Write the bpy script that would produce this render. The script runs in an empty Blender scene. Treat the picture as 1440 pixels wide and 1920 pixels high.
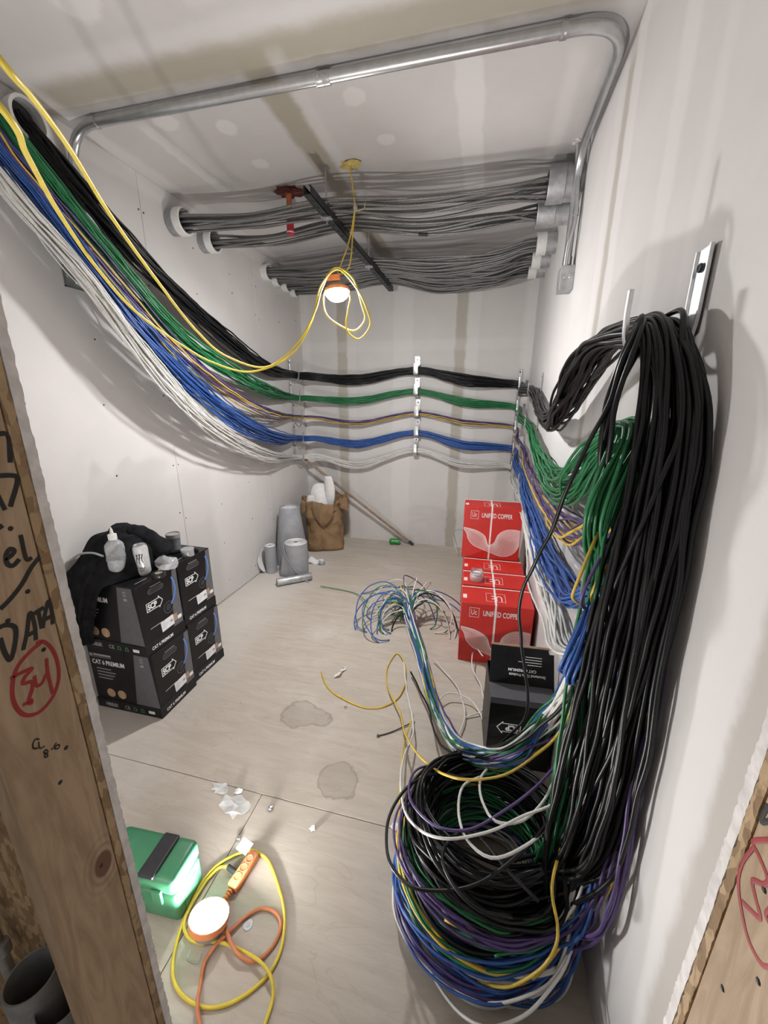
import bpy, bmesh, math, random
import numpy as np
from mathutils import Vector, Matrix, noise as mnoise

random.seed(7)
rng = np.random.default_rng(11)
scn = bpy.context.scene
col = scn.collection

# ------------------------------------------------------------------ camera
CAM_F, YAW, PITCH, ROLL, CAM_H = 737.9, 0.2401, 0.2800, 0.0064, 1.6
_f = np.array([-math.sin(YAW)*math.cos(PITCH), math.cos(YAW)*math.cos(PITCH), -math.sin(PITCH)])
_r0 = np.array([math.cos(YAW), math.sin(YAW), 0.0])
_u0 = np.cross(_r0, _f)
_r = math.cos(ROLL)*_r0 + math.sin(ROLL)*_u0
_u = -math.sin(ROLL)*_r0 + math.cos(ROLL)*_u0
cam_data = bpy.data.cameras.new('camera')
cam_data.sensor_fit = 'VERTICAL'
cam_data.sensor_height = 24.0
cam_data.lens = CAM_F/1920*24.0
cam_data.clip_start = 0.01
cam = bpy.data.objects.new('camera', cam_data)
col.objects.link(cam)
cam.matrix_world = Matrix(((_r[0], _u[0], -_f[0], 0), (_r[1], _u[1], -_f[1], 0), (_r[2], _u[2], -_f[2], CAM_H), (0, 0, 0, 1)))
scn.camera = cam

# ------------------------------------------------------------------ world, exposure
world = bpy.data.worlds.new('world')
scn.world = world
world.use_nodes = True
world.node_tree.nodes['Background'].inputs[0].default_value = (1.0, 0.93, 0.86, 1)
world.node_tree.nodes['Background'].inputs[1].default_value = 0.26
scn.view_settings.view_transform = 'Standard'
scn.view_settings.look = 'None'
scn.view_settings.gamma = 1
scn.view_settings.use_curve_mapping = False
scn.view_settings.exposure = 0.0
scn.cycles.max_bounces = 6
scn.cycles.diffuse_bounces = 3
scn.cycles.glossy_bounces = 2
scn.cycles.transmission_bounces = 4
scn.cycles.transparent_max_bounces = 6
scn.cycles.use_light_tree = False
scn.cycles.use_adaptive_sampling = True
scn.cycles.adaptive_threshold = 0.03
scn.cycles.caustics_reflective = False
scn.cycles.caustics_refractive = False
HANG_LAMP, FLOOR_LAMP = 800.0, 800.0        # radiance of the two work lights' domes

# ------------------------------------------------------------------ room measures (metres)
XL, XR, YB, ZC = -1.958, 0.403, 4.23, 2.80   # left wall, right wall, back wall, ceiling
YF = 0.40                                    # inner face of the front wall (doorway)
JL, JR = -0.574, 0.292                       # door opening

def at(px, py, **k):
    """a point of the photograph on a known plane of the room -> room position"""
    d = _f + (px-720)/CAM_F*_r - (py-960)/CAM_F*_u
    (ax, v), = k.items()
    i = 'xyz'.index(ax)
    o = np.array([0, 0, CAM_H])
    return Vector(o + (v-o[i])/d[i]*d)

# ------------------------------------------------------------------ object helpers
def tag(o, label=None, cat=None, group=None, kind=None):
    if label: o['label'] = label
    if cat: o['category'] = cat
    if group: o['group'] = group
    if kind: o['kind'] = kind
    return o

def empty(name, loc=(0, 0, 0), rz=0.0):
    o = bpy.data.objects.new(name, None)
    o.empty_display_size = 0.05
    col.objects.link(o)
    o.location = loc
    o.rotation_euler = (0, 0, rz)
    return o

def link_mesh(name, me, mat, parent=None):
    o = bpy.data.objects.new(name, me)
    if mat is not None:
        me.materials.clear()
        me.materials.append(mat)
    col.objects.link(o)
    if parent is not None:
        o.parent = parent
    return o

def copy_tree(o, parent=None):
    c = o.copy()
    col.objects.link(c)
    c.parent = parent
    for ch in list(o.children):
        copy_tree(ch, c)
    return c

def recentre(o, base=True):
    """origin to the foot of a one-mesh thing"""
    me = o.data
    n = len(me.vertices)
    a = np.empty(n*3); me.vertices.foreach_get('co', a); a = a.reshape(-1, 3)
    c = (a.min(0)+a.max(0))/2
    if base: c[2] = a[:, 2].min()
    a -= c
    me.vertices.foreach_set('co', a.ravel())
    o.location = Vector(c)
    return o

class MB:
    def __init__(s): s.v, s.f, s.uv = [], [], None
    def add(s, vs, fs):
        n = len(s.v)
        s.v.extend([tuple(map(float, p)) for p in vs])
        s.f.extend([tuple(i+n for i in q) for q in fs])
        return s
    def box(s, a, b, M=None):
        x0, y0, z0 = a; x1, y1, z1 = b
        vs = [Vector(p) for p in ((x0,y0,z0),(x1,y0,z0),(x1,y1,z0),(x0,y1,z0),(x0,y0,z1),(x1,y0,z1),(x1,y1,z1),(x0,y1,z1))]
        if M is not None: vs = [M @ p for p in vs]
        return s.add(vs, [(0,3,2,1),(4,5,6,7),(0,1,5,4),(1,2,6,5),(2,3,7,6),(3,0,4,7)])
    def tube(s, pts, r, sides=8, closed=False):
        v, f = tube_arrays(pts, r, sides, closed)
        return s.add(v, f)
    def lathe(s, prof, n=24, M=None, cap=True):
        """prof: (radius, z) pairs"""
        vs, fs = [], []
        for (r, z) in prof:
            for i in range(n):
                t = 2*math.pi*i/n
                p = Vector((r*math.cos(t), r*math.sin(t), z))
                vs.append(M @ p if M is not None else p)
        for k in range(len(prof)-1):
            for i in range(n):
                j = (i+1) % n
                fs.append((k*n+i, k*n+j, (k+1)*n+j, (k+1)*n+i))
        if cap:
            fs.append(tuple(range(n-1, -1, -1)))
            fs.append(tuple((len(prof)-1)*n+i for i in range(n)))
        return s.add(vs, fs)
    def prism(s, poly, z0, z1, M=None):
        n = len(poly)
        vs = [Vector((x, y, z0)) for x, y in poly] + [Vector((x, y, z1)) for x, y in poly]
        if M is not None: vs = [M @ p for p in vs]
        fs = [tuple(range(n-1, -1, -1)), tuple(range(n, 2*n))]
        fs += [(i, (i+1) % n, n+(i+1) % n, n+i) for i in range(n)]
        return s.add(vs, fs)
    def grid(s, fn, nu, nv, flip=False):
        vs = [fn(i/(nu-1), j/(nv-1)) for i in range(nu) for j in range(nv)]
        fs = []
        for i in range(nu-1):
            for j in range(nv-1):
                q = (i*nv+j, (i+1)*nv+j, (i+1)*nv+j+1, i*nv+j+1)
                fs.append(q[::-1] if flip else q)
        return s.add(vs, fs)
    def build(s, name, mat, parent=None, smooth=False, bevel=0, seg=2, solid=0, angle=None):
        me = bpy.data.meshes.new(name)
        me.from_pydata(s.v, [], s.f)
        if bevel:
            bm = bmesh.new(); bm.from_mesh(me)
            bmesh.ops.remove_doubles(bm, verts=bm.verts, dist=1e-6)
            bmesh.ops.recalc_face_normals(bm, faces=bm.faces)
            es = [e for e in bm.edges if len(e.link_faces) == 2 and e.calc_face_angle(0) > 0.6]
            bmesh.ops.bevel(bm, geom=es, offset=bevel, segments=seg, affect='EDGES', profile=0.5)
            bm.to_mesh(me); bm.free()
        else:
            bm = bmesh.new(); bm.from_mesh(me)
            bmesh.ops.recalc_face_normals(bm, faces=bm.faces)
            bm.to_mesh(me); bm.free()
        me.validate()
        if smooth:
            me.polygons.foreach_set('use_smooth', [True]*len(me.polygons))
            me.set_sharp_from_angle(angle=angle or 0.7)
        o = link_mesh(name, me, mat, parent)
        if solid:
            m = o.modifiers.new('thickness', 'SOLIDIFY'); m.thickness = solid; m.offset = 0
        return o

def tube_arrays(pts, r, sides=6, closed=False):
    P = np.array([tuple(p) for p in pts], float)
    n = len(P)
    if closed:
        T = np.roll(P, -1, 0) - np.roll(P, 1, 0)
    else:
        T = np.gradient(P, axis=0)
    T /= np.maximum(np.linalg.norm(T, axis=1), 1e-9)[:, None]
    N = np.zeros_like(P)
    a = np.array([0, 0, 1.0]) if abs(T[0, 2]) < 0.9 else np.array([1.0, 0, 0])
    v = a - T[0]*(a @ T[0]); N[0] = v/np.linalg.norm(v)
    for i in range(1, n):
        v = N[i-1] - T[i]*(N[i-1] @ T[i])
        l = np.linalg.norm(v)
        N[i] = v/l if l > 1e-6 else N[i-1]
    Bn = np.cross(T, N)
    R = np.full(n, r) if np.isscalar(r) else np.array(r)
    th = 2*np.pi*np.arange(sides)/sides
    V = P[:, None, :] + R[:, None, None]*(np.cos(th)[None, :, None]*N[:, None, :] + np.sin(th)[None, :, None]*Bn[:, None, :])
    F = []
    m = n if closed else n-1
    for i in range(m):
        i2 = (i+1) % n
        for k in range(sides):
            k2 = (k+1) % sides
            F.append((i*sides+k, i*sides+k2, i2*sides+k2, i2*sides+k))
    if not closed:
        F.append(tuple(range(sides-1, -1, -1)))
        F.append(tuple((n-1)*sides+k for k in range(sides)))
    return V.reshape(-1, 3), F

def spline(ctrl, step=0.02, closed=False):
    """Catmull-Rom through the control points, evenly resampled"""
    C = np.array([tuple(p) for p in ctrl], float)
    if closed:
        C = np.vstack([C[-1], C, C[0], C[1]])
    else:
        C = np.vstack([2*C[0]-C[1], C, 2*C[-1]-C[-2]])
    out = []
    for i in range(1, len(C)-2):
        p0, p1, p2, p3 = C[i-1:i+3]
        # centripetal knots
        d = [max(np.linalg.norm(b-a), 1e-5)**0.5 for a, b in ((p0, p1), (p1, p2), (p2, p3))]
        m1 = (p2-p1) + d[1]*((p1-p0)/d[0] - (p2-p0)/(d[0]+d[1]))
        m2 = (p2-p1) + d[1]*((p3-p2)/d[2] - (p3-p1)/(d[1]+d[2]))
        k = max(3, int(np.linalg.norm(p2-p1)/step*1.1)+1)
        t = np.linspace(0, 1, k, endpoint=False)[:, None]
        out.append((2*t**3-3*t**2+1)*p1 + (t**3-2*t**2+t)*m1 + (-2*t**3+3*t**2)*p2 + (t**3-t**2)*m2)
    if not closed: out.append(C[-2][None])
    return np.vstack(out)

# ------------------------------------------------------------------ materials
class NT:
    def __init__(s, name):
        s.m = bpy.data.materials.new(name); s.m.use_nodes = True
        s.t = s.m.node_tree; s.b = s.t.nodes['Principled BSDF']
        s._co = None
    def n(s, kind, **k):
        nd = s.t.nodes.new(kind)
        for a, v in k.items(): setattr(nd, a, v)
        return nd
    def put(s, sock, v):
        if hasattr(v, 'is_linked') or isinstance(v, bpy.types.NodeSocket): s.t.links.new(v, sock)
        else:
            if isinstance(v, (tuple, list)) and len(v) == 3 and sock.type == 'RGBA': v = (*v, 1)
            sock.default_value = v
    @property
    def co(s):
        if s._co is None: s._co = s.n('ShaderNodeTexCoord').outputs['Object']
        return s._co
    def math(s, op, a, b=0.0, c=0.0):
        nd = s.n('ShaderNodeMath', operation=op)
        for i, v in enumerate((a, b, c)): s.put(nd.inputs[i], v)
        return nd.outputs[0]
    def xyz(s, v=None):
        nd = s.n('ShaderNodeSeparateXYZ'); s.put(nd.inputs[0], v or s.co); return nd.outputs
    def scaled(s, k, v=None):
        nd = s.n('ShaderNodeVectorMath', operation='MULTIPLY'); s.put(nd.inputs[0], v or s.co); nd.inputs[1].default_value = k
        return nd.outputs[0]
    def noise(s, scale, detail=4, rough=0.55, v=None, dist=0.0):
        nd = s.n('ShaderNodeTexNoise'); s.put(nd.inputs['Vector'], v or s.co)
        nd.inputs['Scale'].default_value = scale; nd.inputs['Detail'].default_value = detail
        nd.inputs['Roughness'].default_value = rough; nd.inputs['Distortion'].default_value = dist
        return nd.outputs[0]
    def ramp(s, v, lo, hi, a=0.0, b=1.0):
        nd = s.n('ShaderNodeMapRange', interpolation_type='SMOOTHSTEP')
        for i, x in enumerate((v, lo, hi, a, b)): s.put(nd.inputs[i], x)
        return nd.outputs[0]
    def mix(s, fac, a, b):
        nd = s.n('ShaderNodeMix', data_type='RGBA')
        s.put(nd.inputs[0], fac); s.put(nd.inputs[6], a); s.put(nd.inputs[7], b)
        return nd.outputs[2]
    def bump(s, h, strength=0.3, dist=0.002):
        nd = s.n('ShaderNodeBump'); nd.inputs['Strength'].default_value = strength; nd.inputs['Distance'].default_value = dist
        s.put(nd.inputs['Height'], h); s.t.links.new(nd.outputs[0], s.b.inputs['Normal'])
    def fin(s, colr, rough=0.6, metal=0.0):
        s.put(s.b.inputs['Base Color'], colr); s.put(s.b.inputs['Roughness'], rough); s.b.inputs['Metallic'].default_value = metal
        return s.m

def mat(name, c, rough=0.6, metal=0.0, var=0.12, scale=25, bump=0.0, bscale=60, alpha=None, trans=0.0, spec=None, stretch=None):
    t = NT(name)
    v = t.scaled(stretch) if stretch else None
    nz = t.noise(scale, 4, v=v)
    dark = tuple(x*(1-var) for x in c); lite = tuple(min(1, x*(1+var)) for x in c)
    t.fin(t.mix(t.ramp(nz, 0.3, 0.7), dark, lite), rough, metal)
    if bump: t.bump(t.noise(bscale, 3, v=v), bump)
    if trans: t.b.inputs['Transmission Weight'].default_value = trans; t.b.inputs['IOR'].default_value = 1.25
    if alpha is not None: t.b.inputs['Alpha'].default_value = alpha
    if spec is not None: t.b.inputs['Specular IOR Level'].default_value = spec
    return t.m

def plaster(name, base, bands, blobs=(), rough=0.75):
    """board with taped joints. bands: (axis, centre, half width, (axis2, lo, hi) or None, colour, strength, soft)"""
    t = NT(name)
    X, Y, Z = t.xyz()
    ax = {'x': X, 'y': Y, 'z': Z}
    n1 = t.noise(2.2, 5, 0.6); n2 = t.noise(9, 4, 0.6)
    wob = t.math('MULTIPLY', t.math('SUBTRACT', n2, 0.5), 0.05)
    c = t.mix(t.ramp(n1, 0.35, 0.7), tuple(v*0.96 for v in base), tuple(v*1.03 for v in base))
    for (a, ce, hw, lim, bc, st, soft) in bands:
        d = t.math('ABSOLUTE', t.math('ADD', t.math('SUBTRACT', ax[a], ce), wob))
        m = t.ramp(d, hw+soft, max(hw-soft, 0), 0.0, st)
        if lim:
            a2, lo, hi = lim
            m = t.math('MULTIPLY', m, t.ramp(ax[a2], lo-0.04, lo+0.04))
            m = t.math('MULTIPLY', m, t.ramp(ax[a2], hi+0.04, hi-0.04))
        c = t.mix(m, c, bc)
    for (p, rad, bc, st) in blobs:
        k = t.n('ShaderNodeVectorMath', operation='DISTANCE'); t.put(k.inputs[0], t.co); k.inputs[1].default_value = p
        d = t.math('ADD', k.outputs['Value'], t.math('MULTIPLY', t.math('SUBTRACT', n2, 0.5), rad*0.9))
        c = t.mix(t.ramp(d, rad, rad*0.7, 0.0, st), c, bc)
    t.bump(t.math('ADD', t.noise(160, 2), t.math('MULTIPLY', n2, 3.0)), 0.12, 0.0015)
    return t.fin(c, rough)

BOARD = (0.66, 0.635, 0.62); MUD = (0.80, 0.775, 0.765); TAN = (0.40, 0.365, 0.29)
M = {}
M['ceiling'] = plaster('ceiling board', (0.63, 0.605, 0.595), [
    ('y', 1.66, 0.075, None, TAN, 0.9, 0.03), ('y', 1.56, 0.05, None, MUD, 0.35, 0.03),
    ('x', -0.93, 0.06, ('y', 1.66, 4.3), TAN, 0.9, 0.02), ('x', -0.83, 0.03, ('y', 1.66, 4.3), MUD, 0.3, 0.02),
    ('x', -0.15, 0.055, ('y', 1.75, 2.9), MUD, 0.55, 0.01), ('x', 0.24, 0.03, ('y', 1.9, 2.7), MUD, 0.4, 0.02),
    ('x', XL, 0.10, None, MUD, 0.5, 0.03), ('x', -1.62, 0.035, ('y', 1.9, 2.5), MUD, 0.55, 0.01), ('x', XR, 0.07, None, MUD, 0.6, 0.03),
    ('x', -0.95, 0.06, ('y', 0.9, 1.45), MUD, 0.4, 0.02), ('x', -0.35, 0.06, ('y', 0.5, 1.4), MUD, 0.5, 0.02)],
    [((-1.25, 2.0, ZC), 0.06, MUD, 0.7), ((-1.25, 2.3, ZC), 0.05, MUD, 0.7), ((-1.5, 1.9, ZC), 0.07, MUD, 0.6), ((-0.62, 1.95, ZC), 0.06, MUD, 0.6),
     ((-0.55, 2.25, ZC), 0.05, MUD, 0.6), ((-1.35, 1.35, ZC), 0.09, MUD, 0.6), ((-0.9, 1.3, ZC), 0.1, MUD, 0.5)])
M['wall_left'] = plaster('raw drywall', (0.68, 0.655, 0.64), [('z', ZC, 0.09, None, MUD, 0.5, 0.02), ('y', YB, 0.07, None, MUD, 0.25, 0.03)],
    [((XL, 2.3, 0.45), 0.35, (0.63, 0.61, 0.60), 0.5), ((XL, 1.75, 1.2), 0.3, (0.63, 0.61, 0.60), 0.4), ((XL, 1.0, 1.5), 0.4, MUD, 0.3)])
M['wall_back'] = plaster('taped drywall', (0.66, 0.64, 0.62), [
    ('x', -1.50, 0.055, None, TAN, 0.7, 0.015), ('x', -1.40, 0.05, None, MUD, 0.25, 0.02), ('x', -0.27, 0.055, None, TAN, 0.7, 0.015),
    ('x', -0.16, 0.06, None, MUD, 0.35, 0.02), ('x', -0.85, 0.10, None, MUD, 0.35, 0.02), ('x', XR, 0.10, None, MUD, 0.6, 0.03), ('x', XL, 0.09, None, MUD, 0.4, 0.03),
    ('z', 2.12, 0.05, None, MUD, 0.25, 0.02)])
M['wall_right'] = plaster('mudded drywall', (0.70, 0.675, 0.665), [
    ('y', 1.85, 0.035, None, TAN, 0.6, 0.02), ('y', 1.76, 0.05, None, MUD, 0.6, 0.015), ('y', 1.95, 0.05, None, MUD, 0.4, 0.02),
    ('y', 0.56, 0.04, None, TAN, 0.5, 0.02), ('y', 0.655, 0.055, None, MUD, 0.7, 0.015), ('y', 0.46, 0.03, None, TAN, 0.35, 0.02),
    ('y', 1.32, 0.05, ('z', 1.3, 2.6), MUD, 0.55, 0.02), ('y', 1.1, 0.03, ('z', 1.6, 2.5), MUD, 0.4, 0.02), ('z', ZC, 0.09, None, MUD, 0.5, 0.03), ('y', YB, 0.1, None, MUD, 0.5, 0.03)])

def floor_mat():
    t = NT('plywood floor')
    g = t.noise(3.0, 6, 0.6, v=t.scaled((1.0, 6.0, 1.0)), dist=1.2)
    fine = t.noise(60, 3, 0.6, v=t.scaled((0.25, 2.2, 1)))
    big = t.noise(1.6, 5, 0.65)
    c = t.mix(t.ramp(g, 0.30, 0.72), (0.455, 0.40, 0.335), (0.535, 0.475, 0.41))
    c = t.mix(t.ramp(fine, 0.35, 0.75, 0, 0.16), c, (0.36, 0.30, 0.24))
    vein = t.math('ABSOLUTE', t.math('SUBTRACT', t.noise(1.3, 3, 0.5, v=t.scaled((1.0, 3.6, 1.0)), dist=2.0), 0.5))
    c = t.mix(t.ramp(vein, 0.012, 0.0, 0, 0.18), c, (0.27, 0.215, 0.165))
    c = t.mix(t.ramp(big, 0.52, 0.74, 0, 0.7), c, (0.62, 0.58, 0.53))
    X, Y, Z = t.xyz()
    d = t.math('ADD', X, t.math('MULTIPLY', t.math('SUBTRACT', big, 0.5), 0.5))      # plaster dust along the left wall
    c = t.mix(t.ramp(d, -1.25, -1.75, 0, 0.75), c, (0.66, 0.62, 0.58))
    spots = t.noise(38, 2, 0.5)
    c = t.mix(t.ramp(spots, 0.74, 0.80, 0, 0.5), c, (0.22, 0.18, 0.15))
    nz = t.noise(7, 3, 0.6)
    rough = 0.62
    for (p, rx, ry) in (((-0.805, 1.545), 0.13, 0.085), ((-0.51, 1.235), 0.10, 0.085)):   # dried water marks
        dx = t.math('DIVIDE', t.math('SUBTRACT', X, p[0]), rx); dy = t.math('DIVIDE', t.math('SUBTRACT', Y, p[1]), ry)
        r = t.math('SQRT', t.math('ADD', t.math('MULTIPLY', dx, dx), t.math('MULTIPLY', dy, dy)))
        r = t.math('ADD', r, t.math('MULTIPLY', t.math('SUBTRACT', nz, 0.5), 1.3))
        c = t.mix(t.ramp(r, 1.0, 0.9, 0, 0.38), c, (0.29, 0.245, 0.20))
        ring = t.math('ABSOLUTE', t.math('SUBTRACT', r, 0.95))
        c = t.mix(t.ramp(ring, 0.09, 0.0, 0, 0.5), c, (0.22, 0.18, 0.145))
    t.bump(t.math('ADD', fine, t.math('MULTIPLY', g, 2.0)), 0.15, 0.0015)
    return t.fin(c, rough)
M['floor'] = floor_mat()

def lumber(name, a, b, dirt=0.4):
    t = NT(name)
    g = t.noise(5.0, 6, 0.6, v=t.scaled((7, 7, 0.8)), dist=1.5)
    c = t.mix(t.ramp(g, 0.3, 0.7), a, b)
    c = t.mix(t.ramp(t.noise(3, 5, 0.65, v=t.scaled((2, 2, 0.9))), 0.5, 0.75, 0, dirt), c, tuple(x*0.45 for x in a))
    k = t.n('ShaderNodeVectorMath', operation='DISTANCE'); t.put(k.inputs[0], t.scaled((1, 1, 0.62))); k.inputs[1].default_value = (JL, 0.352, 0.835*0.62)
    ring = t.math('SINE', t.math('MULTIPLY', k.outputs['Value'], 620))
    c = t.mix(t.math('MULTIPLY', t.ramp(k.outputs['Value'], 0.05, 0.015), t.ramp(ring, -0.4, 0.8, 0, 0.35)), c, tuple(x*0.5 for x in a))
    c = t.mix(t.ramp(k.outputs['Value'], 0.017, 0.013), c, (0.20, 0.10, 0.06))
    t.bump(g, 0.2, 0.002)
    return t.fin(c, 0.7)
M['stud'] = lumber('framing lumber', (0.40, 0.27, 0.165), (0.56, 0.41, 0.27))
def osb():
    t = NT('oriented strand board')
    v = t.n('ShaderNodeTexVoronoi'); v.inputs['Scale'].default_value = 60; t.put(v.inputs['Vector'], t.scaled((1.6, 1.6, 0.7)))
    c = t.mix(t.ramp(t.xyz(v.outputs['Color'])[0], 0.1, 0.9), (0.30, 0.19, 0.10), (0.54, 0.38, 0.22))
    c = t.mix(t.ramp(t.noise(40, 4), 0.55, 0.75, 0, 0.7), c, (0.20, 0.12, 0.06))
    t.bump(v.outputs['Distance'], 0.5, 0.002)
    return t.fin(c, 0.8)
M['osb'] = osb()
M['gypsum'] = mat('gypsum core edge', (0.84, 0.80, 0.78), 0.9, var=0.12, scale=40, bump=0.25, bscale=120)
M['sharpie'] = mat('black marker', (0.02, 0.018, 0.016), 0.6)
M['redmark'] = mat('red marker', (0.36, 0.03, 0.03), 0.6)
M['zinc'] = mat('galvanised steel', (0.60, 0.61, 0.62), 0.33, 1.0, var=0.06, scale=30, bump=0.03)
M['zincdull'] = mat('dull galvanised sheet', (0.50, 0.51, 0.52), 0.5, 0.85, var=0.2, scale=22)
M['hook'] = mat('zinc plated strap', (0.72, 0.73, 0.75), 0.3, 1.0, var=0.1, scale=20)
M['strut'] = mat('dark strut steel', (0.055, 0.06, 0.065), 0.45, 0.6, var=0.3)
M['pvc_white'] = mat('white pvc', (0.78, 0.77, 0.75), 0.45, var=0.06)
M['pvc_grey'] = mat('grey pvc', (0.30, 0.31, 0.32), 0.5, var=0.15)
M['bore'] = mat('unlit bore', (0.03, 0.03, 0.03), 0.9)  # near-black colour carries the shade inside pipes and holes, drawn as flat faces
M['firestop'] = mat('rust red firestop putty', (0.16, 0.04, 0.03), 0.8, var=0.3, bump=0.8, bscale=50)
M['orange_pipe'] = mat('orange plastic pipe', (0.62, 0.20, 0.07), 0.4, var=0.12)
M['red_plastic'] = mat('red plastic cap', (0.55, 0.03, 0.05), 0.35, var=0.1)
M['black_cable'] = mat('black cable jacket', (0.007, 0.007, 0.008), 0.38, var=0.2, spec=0.32)
M['green_cable'] = mat('green cable jacket', (0.018, 0.17, 0.06), 0.42, var=0.15)
M['purple_cable'] = mat('purple cable jacket', (0.085, 0.05, 0.17), 0.45, var=0.15)
M['yellow_cable'] = mat('yellow cable jacket', (0.62, 0.43, 0.06), 0.42, var=0.12)
M['blue_cable'] = mat('blue cable jacket', (0.032, 0.100, 0.34), 0.42, var=0.15)
M['white_cable'] = mat('white cable jacket', (0.70, 0.69, 0.66), 0.45, var=0.06)
M['yellow_cord'] = mat('yellow rubber cord', (0.78, 0.60, 0.07), 0.45, var=0.08)
M['orange_cord'] = mat('orange rubber cord', (0.62, 0.22, 0.10), 0.45, var=0.1)
M['orange_plastic'] = mat('orange plastic', (0.80, 0.27, 0.10), 0.4, var=0.08)
M['card_black'] = mat('printed black card', (0.009, 0.009, 0.010), 0.40, var=0.25, scale=14, spec=0.28)
M['card_grey'] = mat('printed grey panel', (0.105, 0.105, 0.115), 0.45, var=0.06)
M['print_white'] = mat('white print', (0.80, 0.80, 0.80), 0.55, var=0.03)
M['print_grey'] = mat('grey print', (0.35, 0.35, 0.36), 0.55, var=0.05)
M['print_blue'] = mat('blue print', (0.10, 0.24, 0.75), 0.5, var=0.05)
M['print_green'] = mat('green print', (0.08, 0.25, 0.10), 0.5, var=0.05)
M['print_gold'] = mat('gold seal print', (0.50, 0.33, 0.20), 0.45, var=0.2, scale=80)
M['card_brown'] = mat('brown card', (0.36, 0.25, 0.16), 0.75, var=0.15)
M['card_red'] = mat('printed red card', (0.56, 0.025, 0.018), 0.45, var=0.06, scale=12)
M['print_pink'] = mat('pale line print', (0.85, 0.70, 0.68), 0.5, var=0.02)
M['strap'] = mat('white plastic strap', (0.85, 0.78, 0.76), 0.35, var=0.04)
M['paper_label'] = mat('paper sticker', (0.75, 0.75, 0.77), 0.6, var=0.05)
M['cloth'] = mat('black cotton', (0.012, 0.012, 0.014), 0.95, var=0.4, bump=0.3, bscale=200, spec=0.15)
M['grey_sheet'] = mat('grey foam sheet', (0.33, 0.34, 0.365), 0.6, var=0.08, scale=12)
M['white_sheet'] = mat('white sheet backing', (0.80, 0.79, 0.78), 0.6, var=0.05)
M['kraft'] = mat('brown kraft paper', (0.25, 0.155, 0.08), 0.75, var=0.25, scale=9, bump=0.5, bscale=25)
M['clear'] = mat('clear plastic', (0.92, 0.94, 0.96), 0.12, var=0.02, trans=1.0)
M['film'] = mat('crumpled clear film', (0.85, 0.87, 0.88), 0.15, var=0.05, bump=1.0, bscale=60, alpha=0.35)
M['liquid'] = mat('clear liquid', (0.70, 0.74, 0.78), 0.15, var=0.2, scale=60, alpha=0.5)
M['bottle'] = mat('hazy bottle plastic', (0.78, 0.80, 0.82), 0.2, var=0.2, scale=45, alpha=0.38)
M['can_white'] = mat('pale can paint', (0.72, 0.72, 0.73), 0.32, 0.35, var=0.1, scale=50)
M['can_green'] = mat('green can paint', (0.05, 0.30, 0.08), 0.35, 0.4, var=0.3, scale=30)
M['alu'] = mat('bare aluminium', (0.75, 0.75, 0.76), 0.3, 1.0, var=0.08)
M['black_tape'] = mat('black vinyl tape', (0.02, 0.02, 0.022), 0.3, var=0.2)
M['tape_core'] = mat('tape roll core', (0.45, 0.42, 0.30), 0.5, var=0.1)
M['smoked'] = mat('smoky tumbler', (0.30, 0.32, 0.35), 0.2, var=0.2, trans=0.4)
M['green_case'] = mat('green plastic case', (0.05, 0.21, 0.105), 0.38, var=0.1, scale=10)
M['black_plastic'] = mat('black plastic', (0.02, 0.02, 0.022), 0.45, var=0.2)
M['grey_plastic'] = mat('grey plastic', (0.30, 0.29, 0.28), 0.5, var=0.1)
M['wood_pole'] = mat('wooden pole', (0.30, 0.22, 0.15), 0.6, var=0.25, scale=6, stretch=(1, 8, 8))
M['foam_yellow'] = mat('yellow spray foam', (0.60, 0.47, 0.16), 0.8, var=0.2, bump=0.8)
M['dark'] = mat('hallway gloom', (0.05, 0.045, 0.04), 0.9)
M['screw'] = mat('black drywall screw', (0.035, 0.03, 0.03), 0.5, 0.4)
M['scrap'] = mat('white scrap', (0.78, 0.76, 0.74), 0.7, var=0.06)

def emit(name, c, s):
    t = NT(name)
    nz = t.noise(20, 2)
    t.put(t.b.inputs['Emission Color'], t.mix(nz, c, tuple(min(1, x*1.03) for x in c)))
    t.b.inputs['Emission Strength'].default_value = s
    return t.fin((0.9, 0.9, 0.9), 0.4)
M['glow_hang'] = emit('lit lamp dome', (1.0, 0.972, 0.962), HANG_LAMP)
M['glow_floor'] = emit('lit floor lamp dome', (1.0, 0.972, 0.962), FLOOR_LAMP)

def armoured():
    t = NT('armoured cable')
    uv = t.n('ShaderNodeTexCoord').outputs['UV']
    u, v, _ = t.xyz(uv)
    w = t.math('SINE', t.math('ADD', t.math('MULTIPLY', u, 2*math.pi/0.0075), t.math('MULTIPLY', v, 2*math.pi)))
    c = t.mix(t.ramp(w, -0.9, 0.5), (0.10, 0.10, 0.102), (0.31, 0.305, 0.302))
    c = t.mix(t.ramp(t.noise(5, 3), 0.4, 0.65, 0, 0.35), c, (0.24, 0.235, 0.23))
    t.bump(w, 0.35, 0.0015)
    return t.fin(c, 0.45, 0.6)
M['mc'] = armoured()

# ------------------------------------------------------------------ setting
def struct(name, mb, m, parent=None, **k):
    o = mb.build(name, m, parent, **k)
    if parent is None: o['kind'] = 'structure'
    return o

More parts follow.
